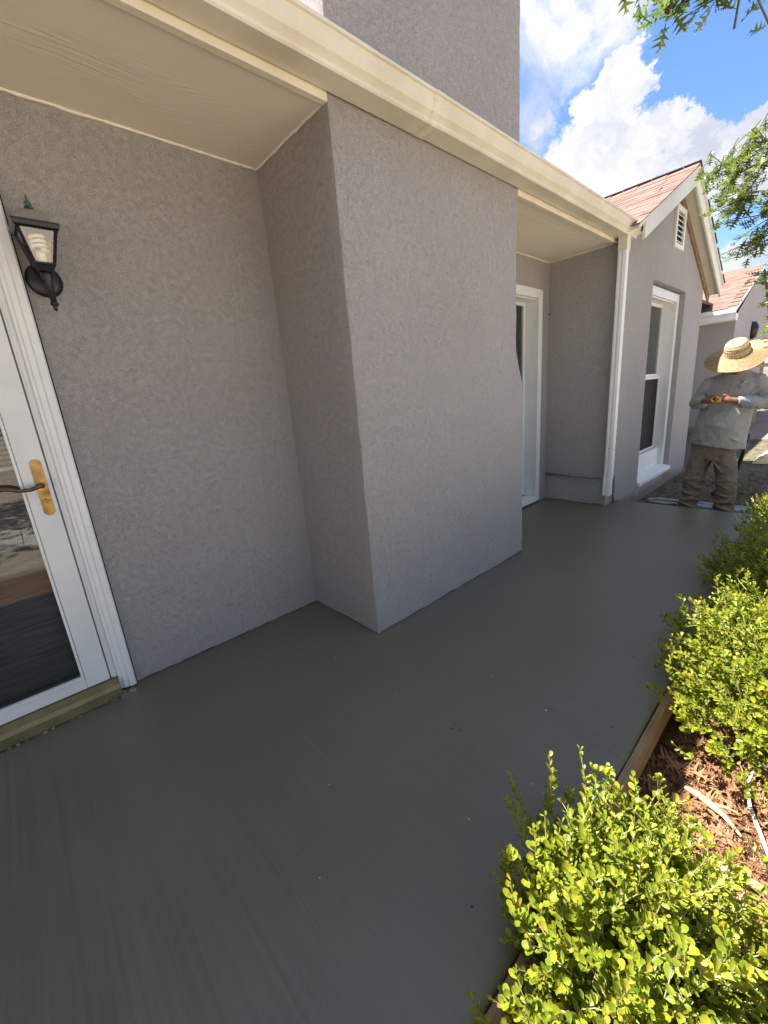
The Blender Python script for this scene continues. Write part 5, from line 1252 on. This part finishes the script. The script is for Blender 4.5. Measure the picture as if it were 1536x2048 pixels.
    for (c0, c1, t0) in ((ER, WR, .35), (ER, WR, .6), (EL, WL, .3), (EL, WL, .5), (EL, WL, .72), (SL_, EL, .6), (SR, ER, .6)):
        c0, c1 = Vector(c0), Vector(c1); p_ = c0.lerp(c1, t0); d_ = (c1-c0).normalized(); u_ = d_.cross(Vector((0, -1, .3))).normalized(); v_ = d_.cross(u_); rr_ = .062-.016*t0
        s.tube([p_+(u_*math.cos(a)+v_*math.sin(a))*rr_+d_*.02*math.sin(a*2) for a in np.linspace(-.4, 3.4, 9)], .009, 6)
    sh = part(s, 'shirt', 'shirt', .008, 4, (.085, .022))
    # lettering down the forearm, rotated to run along the sleeve
    def text(body, loc, size, rot):
        cu = bpy.data.curves.new('sleeve_print', 'FONT'); cu.body = body; cu.size = size; cu.extrude = .0012; cu.align_x = 'CENTER'; cu.align_y = 'CENTER'
        to = bpy.data.objects.new('tmp', cu); col.objects.link(to); dg = bpy.context.evaluated_depsgraph_get(); me = bpy.data.meshes.new_from_object(to.evaluated_get(dg)); bpy.data.objects.remove(to)
        me.materials.clear(); me.materials.append(M['ink']); o = bpy.data.objects.new('sleeve_print', me); col.objects.link(o); o.parent = sh
        o.location = Vector(loc)-parent_loc(sh); o.rotation_euler = rot
    text('RE', (1.655, PY-.240, 1.000), .055, (R(88), R(180), R(-24)))
    text('LY', (1.665, PY-.238, .955), .055, (R(82), R(180), R(-24)))
    text('x', (1.575, PY-.165, 1.115), .03, (R(80), 0, 0))
    # trousers
    s = MB((1.42, PY, GZ))
    s.rings([((1.41, PY, .70), .17, .125), ((1.41, PY, .60), .178, .135), ((1.415, PY, .52), .178, .132), ((1.415, PY, .475), .168, .115)], 24)
    def leg(a): s.rings(a, 18)
    leg([((1.335, PY, .52), .090, .115), ((1.318, PY-.01, .40), .094, .105), ((1.293, PY-.02, .27), .088, .095), ((1.280, PY-.01, .16), .082, .088), ((1.270, PY, .04), .080, .088), ((1.255, PY, -.07), .078, .086), ((1.252, PY, -.16), .080, .09)])
    leg([((1.495, PY, .52), .090, .115), ((1.525, PY-.01, .40), .092, .105), ((1.548, PY-.02, .27), .086, .095), ((1.555, PY-.01, .16), .084, .092), ((1.560, PY, .04), .080, .088), ((1.562, PY, -.07), .076, .086), ((1.558, PY, -.16), .078, .09)])
    for xl, ys in ((1.27, -.01), (1.555, -.01)):
        for z_, dz_, rr_ in ((.22, .03, .088), (.17, -.03, .084), (.10, .02, .082), (.05, -.03, .082), (.0, .03, .080), (-.045, -.025, .080), (-.09, .02, .080), (-.125, -.02, .082)):
            xo = (1.29 if xl < 1.4 else 1.55) if z_ > .15 else xl-(.012 if xl < 1.4 and z_ < 0 else 0)
            s.tube([(xo+rr_*math.cos(a), PY+ys+rr_*1.12*math.sin(a), z_+dz_*math.sin(a*1.5+z_*30)) for a in np.linspace(math.pi*.95, math.pi*2.1, 10)], .010, 6)
    for a_, b_ in (((1.40, -.11, .47), (1.28, -.11, .36)), ((1.42, -.11, .46), (1.33, -.12, .30)), ((1.43, -.11, .47), (1.57, -.11, .38)), ((1.43, -.11, .45), (1.52, -.12, .32))):
        s.tube([(a_[0], PY+a_[1], a_[2]), (b_[0], PY+b_[1], b_[2])], [.012, .006], 6)
    part(s, 'trousers', 'trousers', .008, 2, (.06, .018))
    for x in (1.25, 1.56):
        b = MB((1.42, PY, GZ)); b.rings([((x, PY-.03, GZ), .05, .135), ((x, PY-.03, GZ+.03), .052, .135), ((x, PY-.02, GZ+.06), .048, .11), ((x, PY+.03, GZ+.10), .045, .06), ((x, PY+.03, GZ+.16), .045, .05)], 16); part(b, 'boot', 'boot')
    # straw hat with coiled brim
    H = empty('straw_hat', (1.515, PY-.09, 1.39), 'wide woven straw hat with dark band holes on the worker\'s head', 'hat')
    Hm = Matrix.Rotation(R(-7), 3, 'Y') @ Matrix.Rotation(R(29), 3, 'X'); O = Vector((1.515, PY-.088, 1.402))
    def hatmesh(prof, n=48, squash=1.0, wob=0):
        vs = []; fs = []
        for r_, z in prof:
            for i in range(n):
                a = 2*math.pi*i/n; rr = r_*(1+(.03*math.sin(3*a)+.02*math.sin(5*a+1))*wob); zz = z+wob*.014*math.sin(2*a+.6)*(r_/.25)
                vs.append(O+Hm @ Vector((rr*math.cos(a), rr*squash*math.sin(a), zz)))
        for j in range(len(prof)-1):
            for i in range(n): fs.append((j*n+i, j*n+(i+1) % n, (j+1)*n+(i+1) % n, (j+1)*n+i))
        return MB(tuple(H.location)).add(vs, fs)
    prof = []; k = 11
    for i in range(k+1):        # woven coils as ridges
        r0 = .092+(.236-.092)*i/k; z0 = .010-.030*((r0-.092)/.16)**1.4
        prof += [(r0, z0-.001), (r0+.006, z0+.007), (r0+.011, z0-.001)]
    prof += [(.252, -.022), (.250, -.027)]+[(.2, -.018), (.088, .0)]
    hatmesh(prof, 56, 1.0, 1).build('brim', M['straw'], H, smooth=False)
    cp = [(.094, .004), (.097, .016), (.093, .024), (.096, .033), (.092, .041), (.0945, .050), (.090, .058), (.090, .068), (.086, .078), (.086, .090), (.080, .102), (.076, .113), (.066, .122), (.050, .118), (.030, .104), (.012, .098), (.001, .097)]
    c_ = hatmesh(cp, 40, 1.12, 0); c_.build('crown', M['straw'], H, smooth=False)
    mb = MB(tuple(H.location))
    for i in range(30):
        a = 2*math.pi*i/30; p = O+Hm @ Vector((.0895*math.cos(a), .0895*1.12*math.sin(a), .062)); q = O+Hm @ Vector((.0925*math.cos(a+.05), .0925*1.12*math.sin(a+.05), .068)); mb.tube([p, q], .004, 5)
    mb.build('band_stitch', M['straw_dark'], H)
    # chin cord
    mb = MB(tuple(H.location)); mb.tube([(1.60, PY-.12, 1.30), (1.585, PY-.16, 1.24), (1.545, PY-.17, 1.195), (1.49, PY-.165, 1.175)], .002, 5); mb.build('chin_cord', M['straw'], H)
    # tape measure
    T = empty('tape_measure', TC, 'yellow tape measure held in the worker\'s two hands', 'tape measure')
    mb = MB(TC); n = 20; pts = []
    for i in range(n):
        a = 2*math.pi*i/n; r_ = .034*(1+.12*math.cos(2*a)); pts.append((TC.x+r_*math.cos(a), TC.z+.004+r_*math.sin(a)))
    mb.prism(pts, 'y', TC.y-.022, TC.y+.016); mb.build('case', M['yellow'], T, bevel=.005)
    mb = MB(TC); mb.prism([(TC.x-.012+.014*math.cos(2*math.pi*i/14), TC.z+.012+.014*math.sin(2*math.pi*i/14)) for i in range(14)], 'y', TC.y-.0235, TC.y-.0221); mb.build('hub', M['black'], T)
    mb = MB(TC); mb.box((TC.x+.02, TC.y-.012, TC.z+.026), (TC.x+.052, TC.y-.008, TC.z+.040)); mb.box((TC.x+.03, TC.y-.018, TC.z-.034), (TC.x+.042, TC.y+.012, TC.z-.026)); mb.build('blade', M['chrome'], T)
worker()
